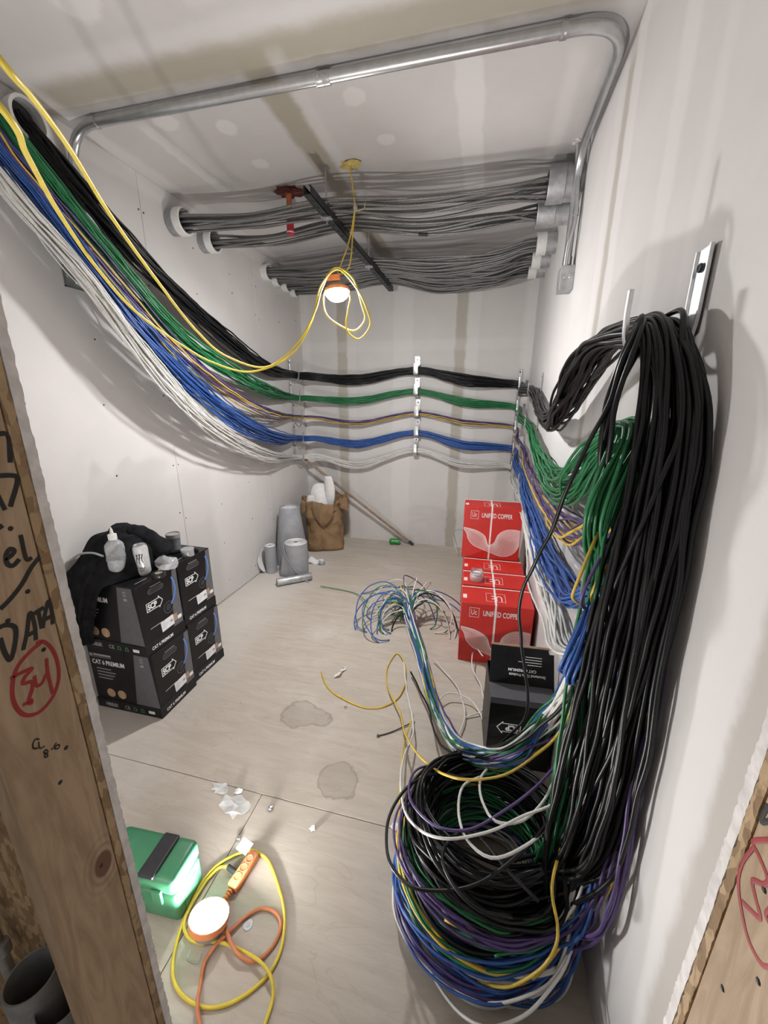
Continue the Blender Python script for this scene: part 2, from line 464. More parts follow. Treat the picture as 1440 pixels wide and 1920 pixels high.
fl = struct('floor', MB().box((XL-0.12, -0.9, -0.12), (XR+0.12, YB+0.12, -0.0125)), M['osb'])
def sheet(parent, name, a, b, m, bevel=0.0012):
    return MB().box(a, b).build(name, m, parent, bevel=bevel, seg=1)
G = 0.0012
sheet(fl, 'plywood_sheet', (XL-0.1, 1.105+G, -0.0125), (XR+0.1, 3.54-G/2, 0), M['floor'])
sheet(fl, 'plywood_sheet', (XL-0.1, 3.54, -0.0125), (XR+0.1, YB+0.1, 0), M['floor'])
sheet(fl, 'plywood_sheet', (-0.79+G, -0.88, -0.0125), (XR+0.1, 1.105-G, 0), M['floor'])
sheet(fl, 'plywood_sheet', (XL-0.1, -0.88, -0.0125), (-0.79-G, 1.105-G, 0), M['floor'])

struct('ceiling', MB().box((XL-0.12, YF-0.16, ZC), (XR+0.12, YB+0.12, ZC+0.12)), M['ceiling'])
wl = struct('wall_left', MB().box((XL-0.12, YF-0.02, 0), (XL-0.0127, YB+0.12, ZC)), M['osb'])
for y0, y1 in ((YF, 0.983), (0.983, 2.195), (2.195, 3.345), (3.345, YB)):
    sheet(wl, 'drywall_sheet', (XL-0.0127, y0+0.0009, 0.006), (XL, y1-0.0009, ZC), M['wall_left'], 0.002)
# screws in the left wall's boards
sc = MB()
def dot(mb, p, r, axis):
    n = 6
    ring = []
    for i in range(n):
        t = 2*math.pi*i/n
        if axis == 'x': ring.append((p[0], p[1]+r*math.cos(t), p[2]+r*math.sin(t)))
        else: ring.append((p[0]+r*math.cos(t), p[1], p[2]+r*math.sin(t)))
    d = {'x': Vector((0.0016, 0, 0)), 'y': Vector((0, -0.0016, 0))}[axis]
    mb.add([Vector(q) for q in ring]+[Vector(q)+d for q in ring], [tuple(range(n, 2*n))]+[(i, (i+1) % n, n+(i+1) % n, n+i) for i in range(n)])
for y in (0.72, 1.0, 1.35, 1.75, 2.17, 2.22, 2.6, 3.0, 3.32, 3.37, 3.75, 4.1):
    for z in (0.15, 0.5, 0.85, 1.25, 1.6, 1.95, 2.3, 2.55):
        dot(sc, (XL, y+random.uniform(-.012, .012), z+random.uniform(-.08, .08)), random.uniform(0.0035, 0.0055), 'x')
tag(sc.build('screw_heads', M['screw'], wl), kind='stuff')
wb = struct('wall_back', MB().box((XL-0.12, YB, 0), (XR+0.12, YB+0.12, ZC)), M['wall_back'])
sc = MB()
for x in np.arange(XL+0.05, XR, 0.2): dot(sc, (x, YB, 0.03+random.uniform(0, .02)), 0.004, 'y')
tag(sc.build('screw_heads', M['screw'], wb), kind='stuff')
struct('wall_right', MB().box((XR, YF-0.02, 0), (XR+0.12, YB+0.12, ZC)), M['wall_right'])

# front wall with the doorway the camera looks through: board, strand board behind it, studs
wf = empty('wall_front'); tag(wf, kind='structure')
def torn_board(name, x_edge, x_far, y0, y1, m, amp, seed, z1=2.08, zstep=0.006):
    """sheet whose cut edge towards the opening is ragged"""
    r = random.Random(seed)
    zs = np.arange(0, z1+1e-6, zstep); n = len(zs)
    vs, fs = [], []
    w = 0.0
    for z in zs:
        w = 0.85*w + r.uniform(-1, 1)*amp*0.5
        for y in (y0, (y0+y1)/2, y1):
            e = x_edge + w + r.uniform(-1, 1)*amp*(0.9 if y != (y0+y1)/2 else 0.5)
            vs.append((e, y + (r.uniform(-.0012, .0012) if y == y1 else 0), z))
        vs.append((x_far, y1, z)); vs.append((x_far, y0, z))
    for i in range(n-1):
        for k in range(5):
            a, b = i*5+k, i*5+(k+1) % 5
            fs.append((a, b, b+5, a+5))
    fs += [(0, 1, 2, 3, 4), tuple((n-1)*5+k for k in range(5))]
    return MB().add(vs, fs).build(name, m, wf)
torn_board('drywall_sheet', JL, XL, YF-0.0135, YF, M['gypsum'], 0.0005, 1)
torn_board('drywall_sheet', JR, XR, YF-0.0135, YF, M['gypsum'], 0.0005, 2)
torn_board('strand_board', JL-0.0005, XL, YF-0.027, YF-0.0145, M['osb'], 0.0007, 3)
torn_board('strand_board', JR+0.0005, XR+0.5, YF-0.027, YF-0.0145, M['osb'], 0.0007, 4)
YS0, YS1 = YF-0.1290, YF-0.0275
stud_l = MB().box((JL-0.0395, YS0, 0), (JL-0.001, YS1, 2.08)).build('stud', M['stud'], wf, bevel=0.003)
stud_r = MB().box((JR+0.001, YS0, 0), (JR+0.0395, YS1, 2.08)).build('stud', M['stud'], wf, bevel=0.003)
MB().box((JR+0.0405, YS0, 0), (JR+0.079, YS1, 2.4)).build('stud', M['stud'], wf, bevel=0.003)
MB().box((XL, YS0, 2.082), (XR+0.5, YS1, ZC)).build('header', M['stud'], wf, bevel=0.003)
MB().box((XL, YS1+0.001, 2.082), (XR, YF, ZC)).build('drywall_sheet', M['wall_left'], wf)
MB().box((XL, YS0, 0.0), (JL-0.08, YS1, 0.038)).build('sole_plate', M['stud'], wf)
# hallway wall far left of the stud bay
MB().box((-1.40, YS0-0.02, 0.04), (-1.36, YS1, 2.4)).build('stud', M['stud'], wf)

# handwriting on the stud faces
def strokes(name, lines, w, m, parent, xplane, out, step=0.004):
    """lines: photograph points of pen strokes lying on the stud's face (plane x)"""
    mb = MB()
    for ln in lines:
        P = spline([at(px, py, x=xplane) for px, py in ln], step)
        mb.tube([(xplane+out*0.0004, p[1], p[2]) for p in P], w, 6)
    for i, v in enumerate(mb.v):
        mb.v[i] = (xplane+out*0.0004+(v[0]-xplane-out*0.0004)*0.12, v[1], v[2])
    return mb.build(name, m, parent)
def z5(pts): return [(x/3.2, 750+y/3.2) for x, y in pts]
FX = JL-0.001
strokes('marker_lettering', [z5(l) for l in (
    [(-20, 205), (40, 205), (62, 375)],
    [(-15, 455), (60, 452), (100, 462), (62, 640)], [(-20, 560), (30, 660)], [(-12, 770), (15, 752)],
    [(28, 960), (70, 930), (85, 905), (60, 893), (36, 930), (45, 985), (75, 995), (115, 955)],
    [(122, 810), (165, 960), (190, 945)],
    [(0, 1255), (60, 1195), (130, 1105), (190, 1000), (262, 912)],
    [(-6, 1365), (30, 1350), (85, 1360), (95, 1410), (60, 1560), (30, 1520), (0, 1430)],
    [(138, 1500), (160, 1400), (180, 1275), (205, 1340), (215, 1440)], [(150, 1420), (215, 1385)],
    [(190, 1290), (262, 1245)], [(228, 1265), (250, 1370)], [(255, 1370), (272, 1270), (290, 1205), (310, 1270), (315, 1345)], [(262, 1320), (310, 1295)])],
    0.0030, M['sharpie'], stud_l, FX, 1)
strokes('marker_initials', [[(x/3.369, 1350+y/3.369) for x, y in l] for l in (
    [(248, 122), (222, 122), (207, 150), (212, 178), (238, 178)], [(243, 138), (252, 178), (282, 164)],
    [(300, 192), (284, 190), (276, 204), (296, 214), (300, 230), (284, 234), (282, 220), (300, 206), (302, 194)], [(322, 184), (333, 181)],
    [(356, 142), (342, 165), (350, 182), (370, 176), (374, 158), (356, 160), (348, 172)])], 0.0011, M['sharpie'], stud_l, FX, 1, 0.0012)
ring34 = [(250, 1452), (180, 1510), (105, 1600), (75, 1700), (85, 1820), (150, 1890), (230, 1875), (310, 1790), (350, 1680), (340, 1560), (300, 1480), (250, 1448), (215, 1460)]
strokes('red_number', [z5(l) for l in (ring34, [(62, 1670), (130, 1635), (192, 1610), (150, 1660), (135, 1700), (190, 1690), (190, 1740), (170, 1800)],
    [(205, 1655), (222, 1715), (250, 1700), (272, 1655), (288, 1628)], [(278, 1550), (285, 1630), (315, 1760)], [(135, 1830), (165, 1815), (185, 1800), (188, 1820), (168, 1815)])], 0.0026, M['redmark'], stud_l, FX, 1)
def z4(pts): return [(1040+x/3.0975, 1300+y/3.0968) for x, y in pts]
strokes('red_number', [z4(l) for l in (
    [(1250, 850), (1150, 870), (1180, 930), (1238, 1080), (1220, 1110), (1150, 1090), (1165, 1180), (1195, 1305), (1140, 1260), (1090, 1210)],
    [(1160, 890), (1090, 990), (1068, 1100), (1090, 1280), (1130, 1440), (1200, 1570), (1250, 1590)], [(1260, 1240), (1228, 1290), (1250, 1340)])],
    0.0025, M['redmark'], stud_r, JR+0.001, -1)
strokes('marker_lettering', [z4(l) for l in ([(1240, 650), (1200, 745), (1250, 742)],)], 0.003, M['sharpie'], stud_r, JR+0.001, -1)
kn = MB()
for px, py in ((1355, 1853), (1422, 1840), (1433, 1668)):
    p = at(px, py, x=JR+0.001); kn.lathe([(0.0035, 0), (0.002, 0.0012)], 7, Matrix.Translation((p.x, p.y, p.z)) @ Matrix.Rotation(-math.pi/2, 4, 'Y'))
tag(kn.build('nail_heads', M['screw'], stud_r), kind='stuff')
kn = MB()
for px, py in ((124, 1402), (113, 1467), (190, 1623), (52, 1109), (82, 1218), (20, 991), (15, 1164)):
    p = at(px, py, x=FX); kn.lathe([(0.0035, 0), (0.002, 0.0012)], 7, Matrix.Translation((p.x, p.y, p.z)) @ Matrix.Rotation(math.pi/2, 4, 'Y'))
tag(kn.build('nail_heads', M['screw'], stud_l), kind='stuff')

# ------------------------------------------------------------------ network boxes
def text_obj(s, size, m, parent, Mx, xs=1.0, bold=0.0, align='LEFT', name='lettering', ext=0.0003, shear=0.0):
    cu = bpy.data.curves.new('t', 'FONT')
    cu.body = s; cu.size = size; cu.align_x = align; cu.offset = bold; cu.extrude = ext; cu.shear = shear; cu.resolution_u = 3
    ob = bpy.data.objects.new('t', cu); col.objects.link(ob)
    dg = bpy.context.evaluated_depsgraph_get()
    me = bpy.data.meshes.new_from_object(ob.evaluated_get(dg))
    bpy.data.objects.remove(ob)
    me.transform(Mx @ Matrix.Diagonal((xs, 1, 1, 1)))
    me.name = name
    return link_mesh(name, me, m, parent)

def frame(o, x, n):
    """matrix of a flat print: origin o, reading direction x, outward normal n"""
    x = Vector(x).normalized(); n = Vector(n).normalized(); y = n.cross(x)
    return Matrix(((x.x, y.x, n.x, o[0]), (x.y, y.y, n.y, o[1]), (x.z, y.z, n.z, o[2]), (0, 0, 0, 1)))

def panel(name, poly, m, parent, Mx, t=0.0006):
    return MB().prism(poly, -0.0002, t, Mx).build(name, m, parent)
def rect(x0, y0, x1, y1): return [(x0, y0), (x1, y0), (x1, y1), (x0, y1)]
def outline(name, poly, w, m, parent, Mx, closed=True):
    mb = MB()
    n = len(poly)
    for i in range(n if closed else n-1):
        a = Vector((*poly[i], 0)); b = Vector((*poly[(i+1) % n], 0)); d = (b-a)
        if d.length < 1e-6: continue
        d.normalize(); p = Vector((-d.y, d.x, 0))*w/2; e = d*w/2
        mb.prism([tuple((a-e-p).xy), tuple((b+e-p).xy), tuple((b+e+p).xy), tuple((a-e+p).xy)], -0.0002, 0.0007+0.00002*i, Mx)
    return mb.build(name, m, parent)

BW, BD, BH = 0.405, 0.262, 0.372     # long side, narrow side, height
def scp_logo(parent, Mx, k=1.0):
    outline('logo_frame', [(0, 0), (0.075*k, 0), (0.075*k, -0.008*k), (0.098*k, 0.022*k), (0.075*k, 0.052*k), (0.075*k, 0.043*k), (0, 0.043*k)], 0.0035*k, M['print_white'], parent, Mx)
    text_obj('SCP', 0.040*k, M['print_white'], parent, Mx @ Matrix.Translation((0.006*k, 0.008*k, 0.0004)), 0.82, 0.0016*k)

def make_cable_box(name, full=True):
    r = empty(name)
    hx, hy = BW/2, BD/2
    body = MB().box((-hx+0.004, -hy+0.004, 0.012), (hx-0.004, hy-0.004, BH)).build('carton_body', M['card_black'], r, bevel=0.003)
    MB().box((-hx, -hy, 0), (hx, hy, 0.058)).build('base_tray', M['card_black'], r, bevel=0.003)
    # narrow +x face
    N = frame((hx-0.004, -hy, 0), (0, 1, 0), (1, 0, 0))
    panel('grey_panel', [(0.190, 0.060), (BD-0.006, 0.060), (BD-0.006, 0.366), (0.226, 0.366)], M['card_grey'], r, N)
    # oval hand hole with its rim
    hole = [(0.115+0.034*sx+0.013*math.cos(t), 0.318+0.013*math.sin(t)) for sx, a0 in ((1, -math.pi/2), (-1, math.pi/2)) for t in np.linspace(a0, a0+math.pi, 7)]
    panel('hand_hole', hole, M['bore'], r, N, 0.0006)
    outline('hand_hole_rim', hole, 0.002, M['card_grey'], r, N)
    MB().prism(rect(0.085, 0.339, 0.150, 0.3415), 0, 0.0007, N).build('lettering_line', M['print_grey'], r)
    scp_logo(r, N @ Matrix.Translation((0.048, 0.222, 0)) , 1.0)
    pay = [(0.175+0.030*math.cos(t), 0.185+0.030*math.sin(t)) for t in np.linspace(0, 2*math.pi, 25)[:-1]]
    outline('payout_ring', pay, 0.0025, M['card_grey'], r, N)
    panel('payout_hole', [(0.175+0.018*math.cos(t), 0.185+0.018*math.sin(t)) for t in np.linspace(0, 2*math.pi, 17)[:-1]], M['bore'], r, N)
    arc = spline([(0.196, 0.196, 0), (0.220, 0.225, 0), (0.232, 0.262, 0), (0.230, 0.300, 0), (0.219, 0.332, 0)], 0.008)
    outline('cable_picture', [(p[0], p[1]) for p in arc], 0.007, M['print_blue'], r, N @ Matrix.Translation((0, 0, 0.0006)), closed=False)
    MB().prism(rect(0.05, 0.128, 0.125, 0.132), 0, 0.0007, N).build('lettering_line', M['print_grey'], r)
    S = frame((hx-0.004, -hy, 0), (0, 1, 0.06), (1, 0, 0)) @ Matrix.Translation((0.118, 0.066, 0.0012))
    st = panel('paper_sticker', rect(0, 0, 0.082, 0.056), M['paper_label'], r, S)
    mb = MB()
    for k in range(6): mb.prism(rect(0.006, 0.012+k*0.007, 0.03+0.006*((k*5) % 4), 0.0135+k*0.007), 0.0006, 0.0009, S)
    mb.prism(rect(0.058, 0.022, 0.076, 0.034), 0.0006, 0.0009, S)
    mb.build('sticker_print', M['print_grey'], st)
    panel('tan_patch', rect(0.082, 0.012, 0.108, 0.050), M['card_brown'], r, S)
    panel('small_sticker', rect(0.110, 0.008, 0.136, 0.028), M['paper_label'], r, S)
    T = frame((hx, -hy, 0), (0, 1, 0), (1, 0, 0))
    text_obj('CAT 6 PREMIUM', 0.024, M['print_white'], r, T @ Matrix.Translation((0.035, 0.019, 0.0004)), 0.80, 0.0005)
    # long -y face
    L = frame((-hx, -hy+0.004, 0), (1, 0, 0), (0, -1, 0))
    panel('grey_panel', [(0.255, 0.060), (BW-0.006, 0.060), (BW-0.028, 0.366), (0.292, 0.366)], M['card_grey'], r, L)
    text_obj('CAT 6 PREMIUM', 0.036, M['print_white'], r, L @ Matrix.Translation((0.020, 0.272, 0.0004)), 0.78, 0.0008)
    MB().prism(rect(0.012, 0.318, 0.030, 0.333), 0, 0.0007, L).prism(rect(0.036, 0.322, 0.145, 0.333), 0, 0.0007, L).prism(rect(0.012, 0.314, 0.145, 0.316), 0, 0.0007, L).build('lettering_line', M['print_grey'], r)
    mb = MB()
    for k, w in enumerate((0.09, 0.115, 0.105, 0.09)):
        mb.prism(rect(0.040, 0.243-k*0.019, 0.040+w, 0.248-k*0.019), 0, 0.0007, L)
    mb.build('lettering_line', M['print_grey'], r)
    for cx in (0.100, 0.168):
        panel('gold_seal', [(cx+0.026*math.cos(t), 0.100+0.026*math.sin(t)) for t in np.linspace(0, 2*math.pi, 19)[:-1]], M['print_gold'], r, L)
    mb = MB()
    for k in range(2): mb.prism([(0.322, 0.318+k*0.016), (0.332, 0.328+k*0.016), (0.342, 0.318+k*0.016), (0.342, 0.324+k*0.016), (0.332, 0.334+k*0.016), (0.322, 0.324+k*0.016)], 0, 0.0007, L)
    mb.prism(rect(0.322, 0.298, 0.342, 0.310), 0, 0.0007, L)
    mb.build('arrow_mark', M['print_grey'], r)
    T = frame((-hx, -hy, 0), (1, 0, 0), (0, -1, 0))
    text_obj('WIRELEX', 0.026, M['print_grey'], r, T @ Matrix.Translation((0.055, 0.018, 0.0004)), 0.72, 0.0012)
    text_obj('CE', 0.030, M['print_grey'], r, T @ Matrix.Translation((0.175, 0.017, 0.0004)), 0.95, 0.0002)
    for cx in (0.240, 0.286):
        outline('recycling_mark', [(cx-0.010, 0.018), (cx+0.010, 0.018), (cx+0.006, 0.036), (cx-0.006, 0.036)], 0.003, M['print_green'], r, T)
    panel('small_sticker', rect(0.325, 0.020, 0.362, 0.036), M['paper_label'], r, T)
    # print on the lid
    U = frame((hx-0.06, -hy+0.02, BH), (0, 1, 0), (0, 0, 1))
    mb = MB()
    for k, w in enumerate((0.15, 0.17, 0.16, 0.13, 0.11)): mb.prism(rect(0.01, 0.15-k*0.016, 0.01+w, 0.156-k*0.016), 0, 0.0007, U)
    mb.prism(rect(0.02, -0.02, 0.09, -0.016), 0, 0.0007, U)
    mb.build('lettering_line', M['print_grey'], r)
    return r

cx1, cy1 = -1.488-BW/2, 1.338+BD/2
proto = make_cable_box('cable_box')
proto.location = (cx1-0.012, cy1, 0); proto.rotation_euler.z = 0.01
GB = 'black cable cartons stacked against the left wall'
tag(proto, 'black cable carton on the floor, lower front one of the left wall stack', 'box', GB)
for (x, y, z, rz, lab) in ((cx1-0.022, cy1-0.006, BH+0.001, -0.015, 'black cable carton with a can and bottle standing on its lid'),
                           (cx1-0.030, cy1+BD+0.022, 0, -0.03, 'black cable carton on the floor, lower rear one of the left wall stack'),
                           (cx1-0.040, cy1+BD+0.020, BH+0.001, -0.02, 'black cable carton carrying a black tape roll, upper rear one of the stack')):
    c = copy_tree(proto); c.location = (x, y, z); c.rotation_euler.z = rz; c['label'] = lab

# open carton by the right wall, turned upside down, flap standing
def open_box():
    r = empty('open_cable_box', (0.245, 1.625, 0), 0.06)
    w, d, h, t = 0.27, 0.26, 0.36, 0.004
    mb = MB()
    mb.box((-w/2, -d/2, 0), (w/2, -d/2+t, h)).box((-w/2, d/2-t, 0), (w/2, d/2, h)).box((-w/2, -d/2, 0), (-w/2+t, d/2, h)).box((w/2-t, -d/2, 0), (w/2, d/2, h)).box((-w/2, -d/2, 0), (w/2, d/2, t))
    mb.build('carton_body', M['card_black'], r)
    F = frame((-w/2, -d/2, 0), (1, 0, 0), (0, -1, 0))
    U = F @ Matrix.Translation((0.135, 0.235, 0.0005)) @ Matrix.Rotation(math.pi, 4, 'Z')
    scp_logo(r, U, 1.0)
    panel('grey_panel', rect(0, 0.335, w, h), M['card_grey'], r, F)
    # top flaps: one folded in showing grey print, the long one standing up at the back
    MB().box((-w/2, -d/2, h), (w/2, -d/2+0.10, h+t)).build('folded_flap', M['card_grey'], r)
    K = Matrix.Translation((0, -d/2+0.10, h)) @ Matrix.Rotation(math.radians(-14), 4, 'X')
    fl_ = MB().prism([(-w/2, 0), (w/2+0.01, 0), (w/2, 0.155), (w/2-0.02, 0.155), (w/2-0.025, 0.175), (-w/2, 0.175)], -0.002, 0.002, K @ Matrix.Rotation(math.pi/2, 4, 'X')).build('standing_flap', M['card_black'], r)
    F2 = K @ frame((0, -0.0022, 0), (1, 0, 0), (0, -1, 0)) @ Matrix.Translation((w/2-0.01, 0.025, 0)) @ Matrix.Rotation(math.pi, 4, 'Z')
    text_obj('Structured Cable Products', 0.017, M['print_white'], fl_, F2 @ Matrix.Translation((0.02, -0.030, 0.0004)), 0.85, 0.0005)
    text_obj('CAT 6 PREMIUM', 0.017, M['print_white'], fl_, F2 @ Matrix.Translation((0.06, -0.052, 0.0004)), 1.0, 0.0005)
    mb = MB()
    for k, q in enumerate((0.06, 0.10, 0.085, 0.07)): mb.prism(rect(0.04, -0.075-k*0.012, 0.04+q, -0.0725-k*0.012), 0, 0.0006, F2)
    mb.build('lettering_line', M['print_white'], fl_)
    MB().box((-w/2, 0.03, 0), (w/2-0.02, 0.034, 0.012), K @ Matrix.Translation((0, -0.03, 0.172))).build('card_edge', M['card_brown'], fl_)
    tag(r, 'open black cable carton standing upside down in front of the red boxes', 'box')
open_box()

# ------------------------------------------------------------------ red copper cable boxes
RW, RD, RH = 0.425, 0.232, 0.41
def ribbon_lines(w):
    """lattice of the printed wave: many fine lines between an upper and a lower curve"""
    top = spline([(0.006, 0.245, 0), (0.10, 0.225, 0), (0.165, 0.185, 0), (0.185, 0.135, 0), (0.197, 0.110, 0), (0.235, 0.135, 0), (0.265, 0.205, 0), (0.315, 0.242, 0), (0.370, 0.250, 0), (w-0.006, 0.245, 0)], 0.004)
    bot = spline([(0.006, 0.232, 0), (0.028, 0.200, 0), (0.045, 0.150, 0), (0.085, 0.105, 0), (0.150, 0.078, 0), (0.215, 0.055, 0), (0.290, 0.032, 0), (0.350, 0.040, 0), (0.395, 0.075, 0), (w-0.006, 0.125, 0)], 0.004)
    def res(P, n):
        s = np.concatenate([[0], np.cumsum(np.linalg.norm(np.diff(P, axis=0), axis=1))]); q = np.linspace(0, s[-1], n)
        return np.stack([np.interp(q, s, P[:, i]) for i in (0, 1)], 1)
    return res(top, 110), res(bot, 110)
def make_red_box(name='copper_cable_box'):
    r = empty(name)
    MB().box((0, 0, 0), (RW, RD, RH)).build('carton_body', M['card_red'], r, bevel=0.003)
    F = frame((0, 0, 0), (1, 0, 0), (0, -1, 0))
    a, b = ribbon_lines(RW)
    mb = MB()
    for i in range(0, 110, 1):
        p, q = a[i], b[i]
        w = 0.0013
        mb.add([F @ Vector((p[0]-w, p[1], 0.0006)), F @ Vector((p[0]+w, p[1], 0.0006)), F @ Vector((q[0]+w, q[1], 0.0006)), F @ Vector((q[0]-w, q[1], 0.0006))], [(0, 1, 2, 3)])
    for C in (a, b):
        for i in range(109):
            d = C[i+1]-C[i]; n = np.array([-d[1], d[0]])/max(np.linalg.norm(d), 1e-6)*0.0022
            mb.add([F @ Vector((*(C[i]-n), 0.0008)), F @ Vector((*(C[i+1]-n), 0.0008)), F @ Vector((*(C[i+1]+n), 0.0008)), F @ Vector((*(C[i]+n), 0.0008))], [(0, 1, 2, 3)])
    for f in (0.06, 0.13, 0.22): 
        C = a*(1-f)+b*f
        for i in range(109):
            d = C[i+1]-C[i]; n = np.array([-d[1], d[0]])/max(np.linalg.norm(d), 1e-6)*0.0012*(1.6-4*f)
            mb.add([F @ Vector((*(C[i]-n), 0.0007)), F @ Vector((*(C[i+1]-n), 0.0007)), F @ Vector((*(C[i+1]+n), 0.0007)), F @ Vector((*(C[i]+n), 0.0007))], [(0, 1, 2, 3)])
    mb.build('wave_print', M['print_pink'], r)
    outline('logo_frame', rect(0.052, 0.318, 0.108, 0.380), 0.0022, M['print_pink'], r, F)
    text_obj('Uc', 0.052, M['print_pink'], r, F @ Matrix.Translation((0.060, 0.334, 0.0004)), 0.62, 0.0002)
    text_obj('UNIFIED COPPER', 0.050, M['print_white'], r, F @ Matrix.Translation((0.132, 0.332, 0.0004)), 0.58, 0.0006)
    U = frame((0, 0, RH), (1, 0, 0), (0, 0, 1))
    outline('lid_logo_frame', rect(0.150, 0.045, 0.265, 0.150), 0.0022, M['print_pink'], r, U)
    text_obj('Uc', 0.10, M['print_pink'], r, U @ Matrix.Translation((0.250, 0.120, 0.0004)) @ Matrix.Rotation(math.pi, 4, 'Z'), 0.62, 0.0002)
    panel('lid_sticker', rect(0.008, 0.06, 0.032, 0.11), M['print_pink'], r, U)
    # plastic straps round the box
    t = 0.0012
    mb = MB(); x = 0.205
    mb.box((x-0.006, -t, 0), (x+0.006, 0.0004, RH)).box((x-0.006, -t, RH-0.0002), (x+0.006, RD+t, RH+t)).box((x-0.006, RD-0.0004, 0), (x+0.006, RD+t, RH))
    mb.build('strap', M['strap'], r)
    mb = MB(); y = RD-0.012
    mb.box((-t, y-0.005, RH-0.0002), (RW+t, y+0.005, RH+t)).box((RW-0.0004, y-0.005, 0), (RW+t, y+0.005, RH)).box((-t, y-0.005, 0), (0.0004, y+0.005, RH))
    mb.build('strap', M['strap'], r)
    return r
rb = make_red_box()
rb.location = (-0.050, 2.212, 0); rb.rotation_euler.z = 0.035
GR = 'red copper cable boxes along the right wall'
tag(rb, 'red strapped cable box nearest the camera, directly behind the open black carton', 'box', GR)
for (x, y, z, rz, lab) in ((-0.058, 2.462, 0, 0.02, 'red strapped cable box carrying the clear plastic pot'),
                           (-0.066, 2.705, 0, 0.02, 'red strapped cable box on the floor just under the front of the raised red box'),
                           (-0.078, 2.952, 0, 0.01, 'hindmost red cable box on the floor, hidden beneath the raised one'),
                           (-0.092, 2.940, RH+0.0015, 0.02, 'red strapped cable box stacked on top of the others')):
    c = copy_tree(rb); c.location = (x, y, z); c.rotation_euler.z = rz; c['label'] = lab

# clear pot on the red boxes
p = at(893, 1090, z=RH+0.003)
pot = empty('plastic_pot', (p.x, 2.55, RH+0.003))
MB().lathe([(0.043, 0), (0.046, 0.004), (0.046, 0.035), (0.041, 0.040), (0.044, 0.045), (0.044, 0.052), (0.038, 0.058), (0.038, 0.066), (0.035, 0.066), (0.035, 0.006)], 28, cap=True).build('pot_body', M['film'], pot, smooth=True)
MB().lathe([(0.0365, 0.058), (0.041, 0.058), (0.041, 0.072), (0.0365, 0.072)], 28, cap=False).build('rim', M['clear'], pot, smooth=True)
MB().lathe([(0.033, 0.004), (0.033, 0.05)], 20).build('contents', M['scrap'], pot, smooth=True)
tag(pot, 'round clear plastic pot standing on the red boxes', 'pot')

# dark carton on the floor beneath the coil
dk = empty('flat_black_box', (0.245, 0.545, 0), 0.08)
MB().box((-0.15, -0.12, 0), (0.14, 0.10, 0.10)).build('carton_body', M['card_black'], dk, bevel=0.003)
D_ = frame((-0.15, -0.12, 0.10), (1, 0, 0), (0, 0, 1))
mb = MB()
for k in range(3): mb.prism(rect(0.03, 0.13+0.02*k, 0.06, 0.134+0.02*k), 0, 0.0006, D_)
mb.build('lettering_line', M['print_grey'], dk)
tag(dk, 'black carton on the floor under the front of the cable coil', 'box')

# ------------------------------------------------------------------ things on and round the black cartons
ZT = 2*BH+0.001
def T3(x, y, z=0): return Matrix.Translation((x, y, z))
# jacket heaped on the front carton, its front hanging over the long side
def jacket():
    r = empty('black_jacket', (-1.78, 1.42, ZT))
    o = Vector((-1.78, 1.42, ZT))
    path = [(1.66, 0.02), (1.64, 0.13), (1.56, 0.20), (1.46, 0.19), (1.40, 0.11), (1.345, 0.045), (1.318, 0.0), (1.305, -0.09), (1.304, -0.20), (1.312, -0.31), (1.316, -0.33)]
    P = spline([(0, a, b) for a, b in path], 0.01)
    n = len(P)
    def fn(u, v):
        q = v*(n-1); i = min(int(q), n-2); f = q-i
        y = P[i][1]*(1-f)+P[i+1][1]*f; z = P[i][2]*(1-f)+P[i+1][2]*f
        drop = max(0.0, (v-0.5)*2)
        x0 = -1.945+0.006*math.sin(9*v); x1 = -1.635+0.05*math.sin(5*v+0.4)-0.13*drop**1.4
        x = x0+(x1-x0)*u
        w = math.sin(u*26+5*v)*0.010+math.sin(u*11+9*v+1)*0.014 + 0.02*mnoise.noise((u*5, v*7, 3))
        edge = math.sin(math.pi*min(1, max(0, u)))**0.35
        top = max(0.0, 1-drop*1.5)
        z2 = z*(edge if z > 0 else 1.0)
        if top > 0: z2 = max(z2 + w*0.8*top*edge, 0.003 if z >= 0 else -9)
        y2 = y - abs(w)*(1-top)*1.2
        return Vector((x, y2, ZT+z2))-o
    a = MB().grid(fn, 44, 54).build('jacket_body', M['cloth'], r, smooth=True, solid=0.004)
    a.modifiers.new('soft', 'SUBSURF').render_levels = 1
    # bunched sleeve lying across the back
    S = spline([(-1.86, 1.60, ZT+0.150), (-1.79, 1.585, ZT+0.165), (-1.72, 1.58, ZT+0.160), (-1.65, 1.59, ZT+0.135), (-1.60, 1.60, ZT+0.085), (-1.585, 1.60, ZT+0.055)], 0.012)
    rr = [0.054+0.004*math.sin(i*0.5)+0.002*math.sin(i*1.3) for i in range(len(S))]
    rr[0] = 0.02; rr[-1] = 0.03
    MB().tube([Vector(q)-o for q in S], rr, 14).build('sleeve', M['cloth'], r, smooth=True, angle=2)
    S = spline([(-1.93, 1.37, ZT+0.075), (-1.87, 1.385, ZT+0.115), (-1.80, 1.395, ZT+0.125), (-1.74, 1.395, ZT+0.115)], 0.012)
    MB().tube([Vector(q)-o for q in S], 0.0055, 6).build('piping_stripe', M['print_grey'], r, smooth=True)
    tag(r, 'black jacket heaped over the front carton, hanging down its side', 'jacket')
jacket()

